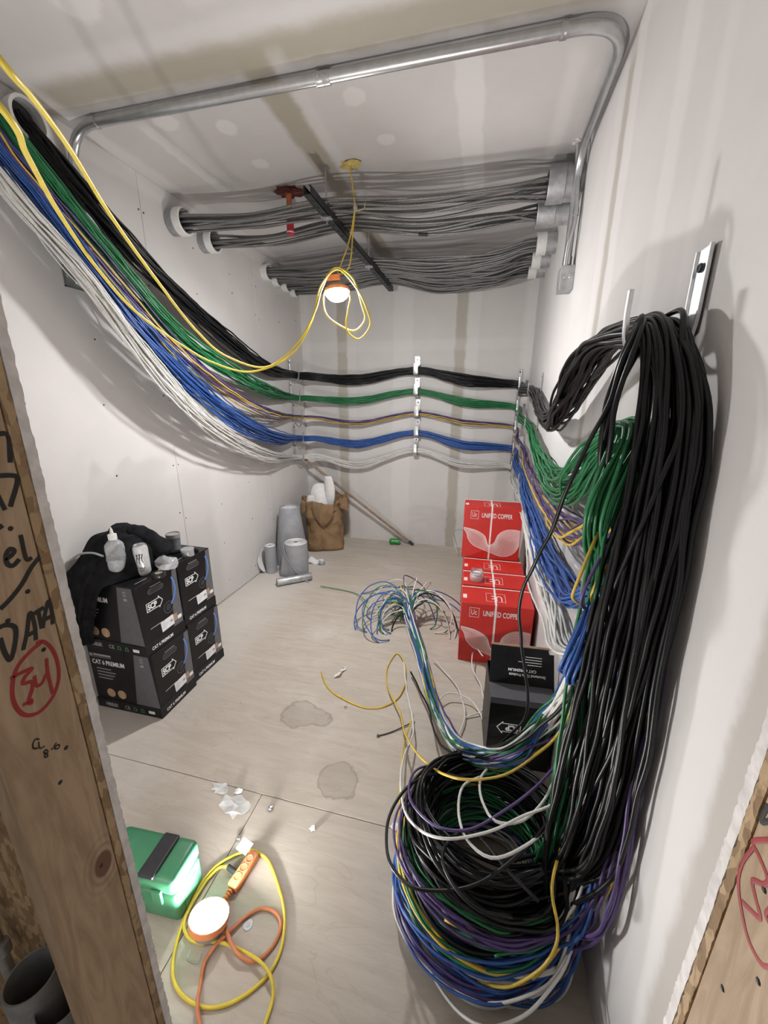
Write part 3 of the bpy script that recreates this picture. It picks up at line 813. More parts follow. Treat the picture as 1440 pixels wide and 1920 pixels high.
def bottle():
    p = at(240, 1075, z=ZT)
    r = empty('squeeze_bottle', (-1.672, 1.405, ZT+0.0))
    MB().lathe([(0.028, 0.0), (0.034, 0.003), (0.036, 0.012), (0.036, 0.10), (0.0345, 0.12), (0.036, 0.14), (0.034, 0.160), (0.022, 0.175), (0.014, 0.180), (0.014, 0.186)], 28).build('bottle_body', M['bottle'], r, smooth=True)
    MB().lathe([(0.031, 0.004), (0.033, 0.012), (0.033, 0.085), (0.0, 0.0855)], 24).build('contents', M['liquid'], r, smooth=True)
    MB().lathe([(0.0165, 0.182), (0.0165, 0.205), (0.007, 0.209), (0.0055, 0.222), (0.002, 0.236), (0.0, 0.236)], 18).build('nozzle_cap', M['pvc_white'], r, smooth=True)
    r.scale = (1.15, 1.15, 1.12)
    tag(r, 'clear squeeze bottle with a white nozzle cap beside the can', 'bottle')
bottle()

def can(name, loc, m, label, lying=None):
    r = empty(name, loc)
    body = MB().lathe([(0.022, 0.0), (0.026, 0.004), (0.0325, 0.014), (0.0332, 0.018), (0.0332, 0.138), (0.0315, 0.147), (0.0275, 0.155)], 30, cap=False).build('can_body', m, r, smooth=True, angle=0.9)
    MB().lathe([(0.0275, 0.155), (0.0285, 0.158), (0.0272, 0.159), (0.0262, 0.153), (0.0, 0.153)], 30).build('can_top', M['alu'], r, smooth=True)
    MB().lathe([(0.0, 0.003), (0.022, 0.0005), (0.026, 0.004)], 30, cap=False).build('can_base', M['alu'], r, smooth=True)
    tag(r, label, 'can')
    return r
p = at(268, 1078, z=ZT)
cn = can('drink_can', (p.x, p.y+0.01, ZT), M['can_white'], 'pale drink can with grey claw mark standing on the black carton')
# mouth and printed claw, facing the door
MB().prism([(0.011*math.cos(t), -0.012+0.008*math.sin(t)) for t in np.linspace(0, 2*math.pi, 13)[:-1]], 0.1532, 0.1538).build('mouth', M['bore'], cn)
def on_can(u, z, R=0.0336):
    t = -math.pi/2+0.55+u/R
    return Vector((R*math.cos(t), R*math.sin(t), z))
def claw(parent):
    mb = MB()
    for k, (x0, top, bot) in enumerate(((-0.0125, 0.118, 0.072), (-0.001, 0.120, 0.060), (0.0105, 0.118, 0.066))):
        rows = np.linspace(0, 1, 12)
        vs = []
        for t in rows:
            z = top+(bot-top)*t
            w = 0.0038*(1-0.75*t)*(1+0.25*math.sin(17*t+k))
            xx = x0+0.0022*math.sin(6*t+k)-0.001*t
            vs += [on_can(xx-w, z), on_can(xx+w, z)]
        mb.add(vs, [(2*i, 2*i+1, 2*i+3, 2*i+2) for i in range(11)])
    mb.build('claw_mark', M['black_plastic'], parent)
    mb = MB()
    for z, h, a, b in ((0.044, 0.006, -0.016, 0.016), (0.034, 0.003, -0.012, 0.012), (0.027, 0.003, -0.009, 0.009)):
        us = np.linspace(a, b, 8)
        for i in range(7):
            if h > 0.005 and i % 2 and i != 3: continue
            mb.add([on_can(us[i], z), on_can(us[i+1]-0.0008, z), on_can(us[i+1]-0.0008, z+h), on_can(us[i], z+h)], [(0, 1, 2, 3)])
    mb.build('lettering', M['card_grey'], parent)
claw(cn)

def crumple(name, c, rx, ry, rz, seed, m, parent=None, sub=2, amp=0.35):
    bm = bmesh.new(); bmesh.ops.create_icosphere(bm, subdivisions=sub, radius=1)
    for v in bm.verts:
        k = 1+amp*mnoise.noise(Vector(v.co)*2.3+Vector((seed, 0, 0)))+amp*0.6*mnoise.noise(Vector(v.co)*5.1+Vector((0, seed, 0)))
        q = v.co*k
        v.co = Vector((q.x*rx, q.y*ry, max(0.0, q.z*rz+rz*0.75)))+Vector(c)
    me = bpy.data.meshes.new(name); bm.to_mesh(me); bm.free()
    return link_mesh(name, me, m, parent)
w = empty('plastic_wrapper', (-1.545, 1.56, ZT))
crumple('wrapper_film', (0, 0, 0.0), 0.055, 0.045, 0.04, 3, M['film'], w, 2, 0.6)
MB().box((-0.03, -0.026, 0.012), (0.026, 0.016, 0.0135), Matrix.Rotation(0.4, 4, 'X') @ Matrix.Rotation(0.3, 4, 'Z')).build('paper_insert', M['paper_label'], w)
tag(w, 'crumpled clear wrapper with a white paper insert on the cartons', 'wrapper')

def tape_roll(name, loc, label, h=0.019, film=False, core=None):
    r = empty(name, loc)
    MB().lathe([(0.017, 0.001), (0.031, 0.0), (0.032, 0.002), (0.032, h-0.002), (0.031, h), (0.017, h), (0.017, 0.001)], 30, cap=False).build('tape_winding', M['black_tape'], r, smooth=True)
    MB().lathe([(0.0145, 0.0), (0.017, 0.0), (0.017, h), (0.0145, h), (0.0145, 0.0)], 24, cap=False).build('core', core or M['tape_core'], r, smooth=True)
    if film:
        MB().lathe([(0.034, 0.0), (0.034, h+0.002), (0.036, h+0.016), (0.03, h+0.020), (0.0, h+0.020)], 24).build('clear_cover', M['film'], r, smooth=True)
    tag(r, label, 'tape roll')
tape_roll('tape_roll', (-1.512, 1.475, ZT), 'black tape roll with a yellowish core lying near the can')
tape_roll('tape_roll', (-1.565, 1.745, ZT), 'black tape roll under a clear cover on the rear carton', 0.022, True, M['zinc'])
p = at(312, 1008, z=ZT)
j = empty('tumbler', (-1.70, 1.80, ZT))
MB().lathe([(0.030, 0), (0.034, 0.004), (0.037, 0.085), (0.034, 0.085), (0.031, 0.006)], 28, cap=True).build('cup', M['smoked'], j, smooth=True)
MB().lathe([(0.0375, 0.075), (0.039, 0.076), (0.039, 0.098), (0.036, 0.100), (0.035, 0.094), (0.0, 0.094)], 28).build('lid', M['grey_plastic'], j, smooth=True)
tag(j, 'smoky grey tumbler with a lid behind the jacket', 'tumbler')
_S = spline([(-1.70, 1.70, ZT+0.012), (-1.64, 1.72, ZT+0.016), (-1.58, 1.80, ZT+0.012), (-1.53, 1.79, ZT+0.010)], 0.01)
kd = MB(); kd.tube(_S, [0.004]+[0.010]*(len(_S)-2)+[0.004], 8)
tag(recentre(kd.build('cloth_strip', M['cloth'], smooth=True, angle=2)), 'thin black strip of cloth lying on the rear carton lid', 'cloth')

# ------------------------------------------------------------------ grey rolls, bag and pole in the back left corner
def spiral_top(r0, r1, z, turns=4, w=0.0022):
    pts = []
    for i in range(turns*20+1):
        t = i/20*2*math.pi; q = r0+(r1-r0)*i/(turns*20)
        pts.append((q*math.cos(t), q*math.sin(t), z))
    return MB().tube(pts, w, 4)
g1 = empty('grey_sheet_cone', (-1.79, 3.40, 0))
MB().lathe([(0.165, 0), (0.168, 0.004), (0.096, 0.575), (0.088, 0.580), (0.084, 0.572), (0.150, 0.006)], 36, cap=False).build('rolled_sheet', M['grey_sheet'], g1, smooth=True)
MB().lathe([(0.0835, 0.565), (0.148, 0.03)], 36, cap=False).build('white_lining', M['white_sheet'], g1, smooth=True)
MB().lathe([(0.0, 0.50), (0.088, 0.498)], 30, cap=False).build('stuffing', M['white_sheet'], g1, smooth=True)
tag(g1, 'tall tapering grey sheet roll standing open against the left wall', 'sheet roll')
g2 = empty('grey_sheet_roll', (-1.60, 3.12, 0))
MB().lathe([(0.105, 0), (0.105, 0.325), (0.101, 0.328), (0.02, 0.328), (0.02, 0.2)], 36).build('rolled_sheet', M['grey_sheet'], g2, smooth=True)
spiral_top(0.02, 0.103, 0.328, 5, 0.003).build('wound_edge', M['white_sheet'], g2, smooth=True)
def loose(u, v):
    # sheet peeling off the front left of the roll, spreading over the floor to a corner
    t = math.radians(205+ 80*u)
    base = Vector((0.107*math.cos(t)-0.004, 0.107*math.sin(t)-0.004, 0))
    out = Vector((-0.145+0.34*u, -0.085-0.06*u+0.02*math.sin(3*u), 0))
    k = (1-v)**1.3
    top = 0.325-0.215*u
    pt = base.lerp(out, k*0.9)
    return Vector((pt.x, pt.y, top*v**0.9+0.003))
MB().grid(loose, 18, 14).build('loose_sheet', M['grey_sheet'], g2, smooth=True, solid=0.004)
tag(g2, 'thick grey sheet roll with its loose end spread in front', 'sheet roll')
g3 = empty('small_sheet_roll', (-1.865, 3.115, 0))
MB().lathe([(0.050, 0), (0.052, 0.002), (0.052, 0.268), (0.048, 0.270), (0.018, 0.270), (0.018, 0.1)], 28).build('rolled_sheet', M['grey_sheet'], g3, smooth=True)
spiral_top(0.012, 0.049, 0.270, 4, 0.0024).build('wound_edge', M['white_sheet'], g3, smooth=True)
MB().grid(lambda u, v: Vector((-0.045-0.03*math.sin(2.6*v)-0.006*u, -0.03-0.05*u*(0.4+math.sin(3*v)), 0.003+0.25*v-0.03*u*v)), 8, 10).build('loose_sheet', M['white_sheet'], g3, smooth=True, solid=0.002)
tag(g3, 'narrow grey sheet roll standing right against the left wall', 'sheet roll')
a = at(519, 1092, z=0.034); b = at(584, 1080, z=0.034)
g4 = empty('foil_roll', ((a.x+b.x)/2, (a.y+b.y)/2, 0.0))
d = Vector((b.x-a.x, b.y-a.y, 0)); L = d.length
Mx = Matrix.Translation((0, 0, 0.034)) @ d.to_track_quat('Z', 'Y').to_matrix().to_4x4() @ Matrix.Translation((0, 0, -L/2))
MB().lathe([(0.022, 0.003), (0.033, 0.0), (0.034, 0.002), (0.034, L-0.002), (0.033, L), (0.022, L-0.003)], 26, Mx, cap=False).build('rolled_sheet', M['zincdull'], g4, smooth=True)
MB().lathe([(0.0, 0.01), (0.022, 0.01), (0.022, L-0.01), (0.0, L-0.01)], 20, Mx).build('core', M['card_brown'], g4, smooth=True)
tag(g4, 'shiny grey foil roll lying on the floor before the thick roll', 'sheet roll')
p = at(590, 1057, z=0)
g5 = empty('torn_sheet_scrap', (p.x, p.y, 0))
MB().grid(lambda u, v: Vector((-0.07+0.15*u, 0.03*math.sin(4*v)+0.02*u, 0.004+0.05*math.sin(math.pi*v)*(1-0.6*u)+0.012*math.sin(9*u))), 10, 10).build('curled_sheet', M['white_sheet'], g5, smooth=True, solid=0.003)
MB().grid(lambda u, v: Vector((0.05+0.06*u, -0.02+0.03*v, 0.003+0.035*math.sin(math.pi*v)+0.008*math.sin(7*u))), 7, 7).build('grey_face', M['grey_sheet'], g5, smooth=True, solid=0.003)
tag(g5, 'curled white sheet scrap on the floor at the foot of the paper bag', 'scrap')

def paper_bag():
    r = empty('paper_bag', (-1.615, 3.86, 0), 0.42)
    w, d, h = 0.205, 0.135, 0.56
    def ring(t, hgt, k, zoff=0.0):
        # rounded rectangle, crushed by noise
        a = 2*math.pi*t
        c, s = math.cos(a), math.sin(a)
        q = 1/max(abs(c)**4+abs(s)**4, 1e-6)**0.25
        n = mnoise.noise((c*2.0, s*2.0, hgt*5+1.7)); n2 = abs(mnoise.noise((c*4.5, s*4.5, hgt*7+3)))
        m = 1+0.14*n*k-0.20*n2*k+0.04*math.sin(5*a+9*hgt)*k
        return Vector((w*c*q*m, d*s*q*m, zoff))
    n, m = 64, 20
    def fn(u, v):
        p = ring(u, v, 0.35+0.9*v)
        flare = 1+0.10*v*v-0.06*math.sin(math.pi*v)
        zt = h*v*(1+0.10*mnoise.noise((math.cos(2*math.pi*u)*1.5, math.sin(2*math.pi*u)*1.5, 4))*v)
        return Vector((p.x*flare, p.y*flare, zt+0.002))
    MB().grid(fn, n, m).build('bag_body', M['kraft'], r, smooth=True, solid=0.003, angle=0.22)
    MB().grid(lambda u, v: Vector((w*0.9*(2*u-1), d*0.9*(2*v-1), 0.004)), 4, 4).build('bag_base', M['kraft'], r)
    # turned-down rim: two big folded flaps
    def flap(u0, u1, drop, out, sd):
        def f(u, v):
            q = fn(u0+(u1-u0)*u, 1.0)
            nrm = Vector((q.x/w, q.y/d, 0)).normalized()
            e = 1-abs(2*u-1)
            return q + nrm*(0.006+out*math.sin(math.pi*min(1, v*0.8))*(0.6+0.4*e)) + Vector((0, 0, 0.02*math.sin(math.pi*min(1, v*2))-drop*v*(0.45+0.55*e)+0.02*mnoise.noise((u*5+sd, v*3, 2))))
        
        return MB().grid(f, 16, 10).build('folded_flap', M['kraft'], r, solid=0.003)
    flap(0.66, 0.80, 0.26, 0.02, 1); flap(0.86, 1.02, 0.16, 0.025, 4); flap(0.50, 0.62, 0.17, 0.015, 7); flap(0.08, 0.40, 0.08, 0.02, 9)
    tag(r, 'crumpled brown paper bag stuffed with offcuts in the back left corner', 'bag')
    return r
paper_bag()
def offcut(loc, rz, tilt, ln, wd, curl, m, label):
    r = empty('sheet_offcut', loc, rz)
    R_ = Matrix.Rotation(tilt, 4, 'Y')
    def f(u, v):
        a = curl*(2*u-1)
        rr = wd/max(abs(curl), 0.2)/1.0
        taper = 0.25+0.75*math.sin(math.pi*(0.08+0.84*v))**0.5
        return R_ @ Vector((rr*(1-math.cos(a))*taper, rr*math.sin(a)*taper, ln*v))
    MB().grid(f, 14, 14).build('curled_sheet', m, r, smooth=True, solid=0.003)
    MB().grid(lambda u, v: f(0.1+0.8*u, 0.1+0.8*v)+Vector((0.005, 0, 0)), 8, 8).build('backing', M['grey_sheet'], r, smooth=True)
    tag(r, label, 'offcut', 'white offcuts in the paper bag')
offcut((-1.64, 3.80, 0.50), 1.9, 0.55, 0.25, 0.13, 0.9, M['white_sheet'], 'broad rounded white offcut leaning out of the paper bag')
offcut((-1.57, 3.86, 0.48), 1.2, -0.05, 0.33, 0.09, 1.1, M['white_sheet'], 'tall pointed white offcut at the back of the paper bag')
offcut((-1.73, 3.74, 0.42), 1.7, 0.25, 0.19, 0.06, 0.8, M['white_sheet'], 'small grey and white offcut low in the bag mouth')

pl = MB()
A_, B_ = Vector((-0.69, 4.165, 0.016)), Vector((-1.93, 4.03, 0.975))
pl.tube([A_.lerp(B_, t) for t in np.linspace(0, 1, 14)], 0.0145, 10)
po = empty('wooden_pole', A_)
o = pl.build('shaft', M['wood_pole'], po, smooth=True); o.location = -A_
o = MB().tube([A_.lerp(B_, -0.012), A_.lerp(B_, 0.03)], 0.0165, 10).build('ferrule', M['strut'], po, smooth=True); o.location = -A_
tag(po, 'long wooden pole leaning from the floor into the back left corner', 'pole')
p = at(742, 1011, z=0.03)
gc = empty('crushed_can', (-0.885, 4.14, 0.033), 0.1)
R2 = Matrix.Rotation(math.pi/2, 4, 'Y') @ Matrix.Translation((0, 0, -0.06))
MB().lathe([(0.026, 0.0), (0.033, 0.012), (0.033, 0.045), (0.029, 0.06), (0.033, 0.072), (0.033, 0.105), (0.027, 0.118)], 22, R2).build('can_body', M['can_green'], gc, smooth=True)
MB().lathe([(0.027, 0.118), (0.028, 0.121), (0.025, 0.121), (0.025, 0.117), (0, 0.117)], 22, R2).build('can_top', M['alu'], gc, smooth=True)
tag(gc, 'green drink can lying at the foot of the back wall', 'can')

# ------------------------------------------------------------------ green case, floor litter
def green_case():
    r = empty('green_tool_case', (-0.955, 0.715, 0), 0.06)
    w, d = 0.135, 0.062
    MB().box((-w, -d, 0), (w, d, 0.115)).build('case_body', M['green_case'], r, bevel=0.014, seg=3, smooth=True)
    MB().box((-w-0.003, -d-0.003, 0.117), (w+0.003, d+0.003, 0.185)).build('case_lid', M['green_case'], r, bevel=0.018, seg=3, smooth=True)
    MB().box((0.02, -d-0.010, 0.186), (0.075, d-0.005, 0.198)).build('handle', M['black_plastic'], r, bevel=0.005)
    for x in (-0.05, 0.075):
        MB().box((x-0.018, -d-0.010, 0.085), (x+0.018, -d-0.001, 0.140)).build('latch', M['green_case'], r, bevel=0.003)
    MB().box((w-0.002, -0.03, 0.02), (w+0.0025, 0.03, 0.09)).build('side_rib', M['green_case'], r, bevel=0.002)
    tag(r, 'green plastic tool case with a black handle beside the lit floor lamp', 'tool case')
green_case()

def litter(name, px, py, size, seed, m, label, flat=0.5, cat='scrap', z=0.0):
    p = at(px, py, z=0.004)
    o = crumple(name, (p.x, p.y, 0.0), size, size*0.7, size*flat, seed, m, None, 2, 0.8)
    o['label'] = label; o['category'] = cat
    return recentre(o)
def strip_scrap(name, pts, w, m, label):
    mb = MB(); P = spline(pts, 0.008)
    vs = []
    for i, q in enumerate(P):
        a = 2.1*i/len(P)+0.5
        s = Vector((math.cos(a*3), math.sin(a*3), 0.5*math.sin(5*a)))*w
        vs += [Vector(q)-s, Vector(q)+s]
    n = len(P)
    mb.add([(v.x, v.y, max(0.001, v.z)) for v in vs], [(2*i, 2*i+1, 2*i+3, 2*i+2) for i in range(n-1)])
    o = mb.build(name, m, solid=0.0012)
    tag(o, label, 'scrap')
    return recentre(o)
def fp(px, py, z=0.004): return at(px, py, z=z)
strip_scrap('paper_scrap', [fp(627, 1268), fp(636, 1262, .02), fp(641, 1256, .012), fp(648, 1250, .02)], 0.012, M['scrap'], 'torn white paper strip on the floor left of the yellow cable')
litter('plastic_scrap', 440, 1512, 0.055, 5, M['film'], 'crumpled clear film scrap near the middle of the floor', 0.18, 'wrapper')
litter('plastic_scrap', 413, 1478, 0.035, 8, M['film'], 'small clear film scrap left of the torn packet', 0.2, 'wrapper')
litter('torn_packet', 447, 1484, 0.016, 2, M['scrap'], 'small torn white packet beside the clear film', 0.5)
litter('foil_twist', 507, 1516, 0.012, 9, M['alu'], 'small silver foil twist on the floor seam', 0.7)
litter('foil_twist', 447, 1572, 0.011, 4, M['alu'], 'tiny foil bit on the floor above the cord loop', 0.6)
litter('paper_scrap', 587, 1554, 0.011, 6, M['scrap'], 'small white paper crumb alone right of the cord loop', 0.7)
litter('tape_scrap', 743, 1550, 0.02, 12, M['scrap'], 'white tape scrap half under the left of the coil', 0.3)
bt = empty('cable_tie', fp(709, 1380, 0.004))
P = [fp(709, 1380, 0.004), fp(735, 1372, .005), fp(768, 1357, .008)]
o = MB().tube(spline(P, 0.01), 0.0028, 6).build('strap', M['black_plastic'], bt, smooth=True); o.location = -P[0]
o = MB().box((-0.006, -0.005, -0.003), (0.006, 0.005, 0.006)).build('head', M['black_plastic'], bt, bevel=0.001)
tag(bt, 'black cable tie lying on the floor left of the coil', 'cable tie')
p = fp(465, 1734, 0.0)
ws = empty('steel_washer', (p.x, p.y, 0))
MB().lathe([(0.005, 0.0), (0.015, 0.0), (0.015, 0.002), (0.005, 0.002), (0.005, 0.0)], 24, cap=False).build('disc', M['zinc'], ws, smooth=True)
MB().lathe([(0.0, 0.0022), (0.006, 0.0022), (0.006, 0.0034), (0.0, 0.0034)], 12).build('screw_head', M['zincdull'], ws, smooth=True)
tag(ws, 'round steel washer on the floor inside the cord loop', 'washer')
p = fp(648, 1327, 0.0)
o = MB().tube([(p.x+0.008*math.cos(t), p.y+0.008*math.sin(t), 0.0022) for t in np.linspace(0, 2*math.pi, 17)[:-1]], 0.0018, 6, closed=True).build('small_ring', M['grey_plastic'], smooth=True)
recentre(o); tag(o, 'tiny grey ring on the floor below the yellow cable end', 'ring')

# ------------------------------------------------------------------ work lamps, cords
def lamp_orientation(d, loc): return Matrix.Translation(loc) @ Vector(d).to_track_quat('Z', 'Y').to_matrix().to_4x4()
def floor_lamp():
    p = Vector((-0.712, 0.655, 0.0))
    r = empty('floor_work_light', p)
    K = lamp_orientation((0.03, 0.30, 0.95), (0, 0, 0.017))
    MB().lathe([(0.034, 0.004), (0.040, 0.006), (0.044, 0.030), (0.050, 0.034), (0.050, 0.036)], 30, K).build('housing', M['grey_plastic'], r, smooth=True)
    MB().lathe([(0.050, 0.034), (0.0585, 0.036), (0.0590, 0.053), (0.0565, 0.055), (0.0540, 0.050)], 34, K, cap=False).build('orange_ring', M['orange_plastic'], r, smooth=True)
    dome = [(0.0535*math.cos(t), 0.046+0.020*math.sin(t)) for t in np.linspace(0, math.pi/2*0.97, 7)]
    MB().lathe(dome, 20, K).build('lit_dome', M['glow_floor'], r, smooth=True)
    hk = spline([(-0.02, -0.046, 0.02), (-0.022, -0.062, 0.012), (0.0, -0.066, 0.010), (0.016, -0.062, 0.012), (0.016, -0.046, 0.02)], 0.004)
    MB().tube(hk, 0.0022, 6).build('hanging_hook', M['zinc'], r, smooth=True)
    tag(r, 'lit round work light with an orange ring standing on the floor', 'lamp')
floor_lamp()

LAMP = at(632, 548, y=2.36)
def hang_lamp():
    r = empty('hanging_work_light', LAMP)
    K = lamp_orientation((-0.12, 0.10, 0.98), (0, 0, 0.0))
    MB().lathe([(0.060, 0.012), (0.062, 0.020), (0.050, 0.040), (0.036, 0.050), (0.016, 0.056)], 32, K).build('housing', M['grey_plastic'], r, smooth=True)
    MB().lathe([(0.066, -0.001), (0.071, -0.002), (0.071, 0.014), (0.060, 0.016)], 34, K, cap=False).build('orange_ring', M['orange_plastic'], r, smooth=True)
    MB().box((-0.038, -0.030, -0.012), (0.038, -0.014, 0.018), T3(0, -0.034, 0.058)).build('orange_bracket', M['orange_plastic'], r, bevel=0.003)
    dome = [(0.066*math.cos(t), -0.048*math.sin(t)) for t in np.linspace(0, math.pi/2*0.97, 8)]
    MB().lathe(dome, 20, K).build('lit_dome', M['glow_hang'], r, smooth=True)
    MB().tube(spline([(0, 0, 0.05), (0.007, 0, 0.065), (0.007, 0, 0.082), (0, 0, 0.088), (-0.007, 0, 0.082), (-0.007, 0, 0.065), (0, 0, 0.05)], 0.005), 0.0022, 6).build('hanging_hook', M['zinc'], r, smooth=True)
    tag(r, 'lit work light with an orange bracket hanging below the ceiling', 'lamp')
hang_lamp()

def cord(name, pts, rad, m, label, cat='cord', group=None, step=0.02, sides=8):
    o = MB().tube(spline(pts, step), rad, sides).build(name, m, smooth=True, angle=2)
    tag(o, label, cat, group)
    return recentre(o)
# string from the ceiling to the lamp: single, knot, then a loop
rose = at(657, 306, z=ZC)
rp = empty('yellow_hanging_string', rose)
kn_ = at(666, 388, y=rose.y-0.02); top = LAMP+Vector((0, 0, 0.086))
def loc(pts): return [Vector(q)-rose for q in pts]
MB().tube(spline(loc([rose, at(660, 340, y=rose.y), kn_]), 0.02), 0.0042, 6).build('string', M['yellow_cable'], rp, smooth=True)
MB().tube(spline(loc([kn_, at(655, 450, y=rose.y-0.03), at(632, 515, y=rose.y-0.04), top+Vector((0.0, 0, -0.003)), at(652, 505, y=rose.y-0.03), at(662, 430, y=rose.y-0.02), kn_]), 0.015), 0.0038, 6).build('string_loop', M['yellow_cable'], rp, smooth=True)
crumple('knot', tuple(kn_-rose-Vector((0, 0, 0.02))), 0.010, 0.010, 0.022, 3, M['tape_core'], rp, 2, 0.4)
o = crumple('foam_collar', (0, 0, -0.018), 0.055, 0.045, 0.014, 8, M['foam_yellow'], rp, 2, 0.6)
MB().tube(spline(loc([kn_+Vector((0, 0, -.02)), kn_+Vector((0.05, 0, -.01)), kn_+Vector((0.055, 0, .015))]), 0.01), 0.003, 6).build('string_end', M['tape_core'], rp, smooth=True)
tag(rp, 'yellow string knotted below a foam collar on the ceiling, holding the lamp', 'string')

# yellow extension cord: two runs swooping in from the door side, looped by the lamp
def yc(a, y): return at(*a, y=y)
cord('yellow_extension_cord', [(-0.82, 0.44, 2.30), yc((0, 112), 0.50), yc((60, 182), 0.60), yc((128, 275), 0.74), yc((205, 400), 0.95), yc((290, 520), 1.22), yc((370, 622), 1.52), yc((425, 668), 1.74), yc((500, 688), 1.94), yc((560, 640), 2.10), yc((592, 580), 2.2),
     yc((604, 540), 2.25), yc((628, 502), 2.27), yc((660, 520), 2.27), yc((678, 570), 2.25), yc((684, 600), 2.24), yc((665, 620), 2.24), yc((640, 612), 2.24), yc((612, 590), 2.25), yc((606, 560), 2.27), yc((612, 539), 2.32)], 0.0048, M['yellow_cord'],
     'yellow extension cord, upper of two runs sweeping from the doorway to the lamp')
cord('yellow_extension_cord', [(-0.88, 0.44, 2.22), yc((0, 200), 0.50), yc((50, 290), 0.62), yc((110, 398), 0.82), yc((180, 500), 1.05), yc((250, 580), 1.28), yc((330, 640), 1.52), yc((400, 680), 1.72), yc((470, 697), 1.90), yc((545, 666), 2.07), yc((585, 600), 2.18),
     yc((602, 535), 2.24), yc((632, 505), 2.25), yc((665, 535), 2.25), yc((686, 575), 2.23), yc((694, 610), 2.22), yc((672, 636), 2.22), yc((650, 618), 2.22), yc((653, 580), 2.24), yc((657, 558), 2.27), yc((648, 545), 2.31)], 0.0048, M['yellow_cord'],
     'yellow extension cord, lower of two runs sweeping from the doorway to the lamp')

def z7(x, y, z=0.006): return at(220+x/3.4286, 1540+y/3.4286, z=z)
cord('yellow_floor_cord', [z7(*q) for q in ((880, 190), (960, 240), (1030, 400), (1075, 600), (1050, 830), (970, 985), (860, 1090), (700, 1180), (560, 1195), (430, 1130), (365, 1030), (358, 900), (392, 740), (450, 580), (540, 400), (640, 285), (760, 215), (850, 186), (905, 195))],
     0.0052, M['yellow_cord'], 'yellow power cord laid in a big loop round the floor lamp')
cord('yellow_floor_cord', [z7(712, 292, 0.014), z7(660, 295, .008), z7(590, 360, .010), z7(510, 480, .012), z7(445, 600, .012), z7(428, 680, .010), z7(470, 760, .012), z7(560, 790, .014)], 0.0050, M['yellow_cord'], 'short yellow cord from the orange socket block to the floor lamp')
cord('yellow_floor_cord', [z7(600, 770, .016), z7(690, 785, .012), z7(800, 830, .012), z7(920, 905, .022), z7(988, 1000, .020), z7(1002, 1120, .008), z7(965, 1260, .006), z7(900, 1420, .006)], 0.0050, M['yellow_cord'], 'yellow cord leaving the floor lamp towards the doorway')
cord('orange_floor_cord', [z7(712, 515, .016), z7(694, 600, .010), z7(700, 690, .022), z7(735, 790, .024), z7(800, 875, .018), z7(880, 900, .010), z7(960, 850, .006), z7(1035, 740, .006), z7(1050, 640, .006), z7(1000, 575, .006), z7(920, 562, .006), z7(830, 610, .008), z7(720, 710, .012), z7(620, 810, .018), z7(560, 910, .008), z7(535, 1050, .006), z7(515, 1180, .018), z7(530, 1300, .006), z7(560, 1450, .006)],
     0.0055, M['orange_cord'], 'orange power cord with one loop crossing the yellow cords')
# orange socket block, plug and tag
a = z7(890, 225, 0.0); b = z7(738, 455, 0.0)
d = Vector((a.x-b.x, a.y-b.y, 0)); ang = math.atan2(d.y, d.x); L = d.length
sb = empty('orange_socket_block', (b.x, b.y, 0), ang)
MB().box((0, -0.019, 0.001), (L, 0.019, 0.030)).build('block', M['orange_plastic'], sb, bevel=0.006, seg=2, smooth=True)
for k in range(3):
    x = L*(0.25+0.25*k)
    MB().lathe([(0.0135, 0), (0.0145, 0.0012), (0.012, 0.0018), (0.011, 0.0004), (0, 0.0004)], 20, T3(x, 0, 0.030)).build('socket', M['orange_cord'], sb, smooth=True)
for k in range(5):
    MB().lathe([(0.008, 0), (0.0105-0.0008*k, 0.001), (0.0105-0.0008*k, 0.006), (0.008, 0.007)], 14, T3(-0.004-0.009*k, 0, 0.014) @ Matrix.Rotation(-math.pi/2, 4, 'Y')).build('strain_relief', M['orange_plastic'], sb, smooth=True)
MB().box((L-0.03, 0.024, 0.032), (L+0.012, 0.068, 0.0328), Matrix.Rotation(0.2, 4, 'X')).build('paper_tag', M['paper_label'], sb)
tag(sb, 'orange three-way socket block with a paper tag on the floor', 'socket block')
P0, P1 = z7(775, 340, 0.017), z7(712, 292, 0.015)
pg = empty('black_plug', P1)
o = MB().tube(spline(loc([]) if False else [P1-P1, (P0-P1)*0.45, (P0-P1)*0.95], 0.006), 0.0085, 10).build('plug_body', M['black_plastic'], pg, smooth=True)
o = MB().tube([(P0-P1)*0.95, (P0-P1)*1.12], 0.010, 10).build('plug_face', M['grey_plastic'], pg, smooth=True)
tag(pg, 'black plug pushed into the side of the orange socket block', 'plug')

# ------------------------------------------------------------------ metal conduits
def bend(pts, rad, n=8):
    """polyline with its inner corners rounded"""
    P = [Vector(p) for p in pts]; out = [P[0]]
    for i in range(1, len(P)-1):
        a, b, c = P[i-1], P[i], P[i+1]
        r = min(rad, (a-b).length*0.48, (c-b).length*0.48)
        p, q = b+(a-b).normalized()*r, b+(c-b).normalized()*r
        for k in range(n+1):
            t = k/n
            out.append(p*(1-t)**2+b*2*t*(1-t)+q*t*t)
    out.append(P[-1])
    return out
cd = empty('large_steel_conduit', (XL+0.03, 1.785, 2.05))
o0 = Vector(cd.location)
def cpart(name, mb, m): 
    o = mb.build(name, m, cd, smooth=True, angle=1.0); o.location = -o0; return o
R_C = 0.0195
main = bend([(XL+0.032, 1.785, 2.20), (XL+0.032, 1.785, ZC-0.030), (XR-0.036, 1.775, ZC-0.030), (XR-0.036, 2.50, ZC-0.032), (XR-0.036, 2.515, 2.27)], 0.17, 12)
cpart('pipe', MB().tube(main, R_C, 14), M['zinc'])
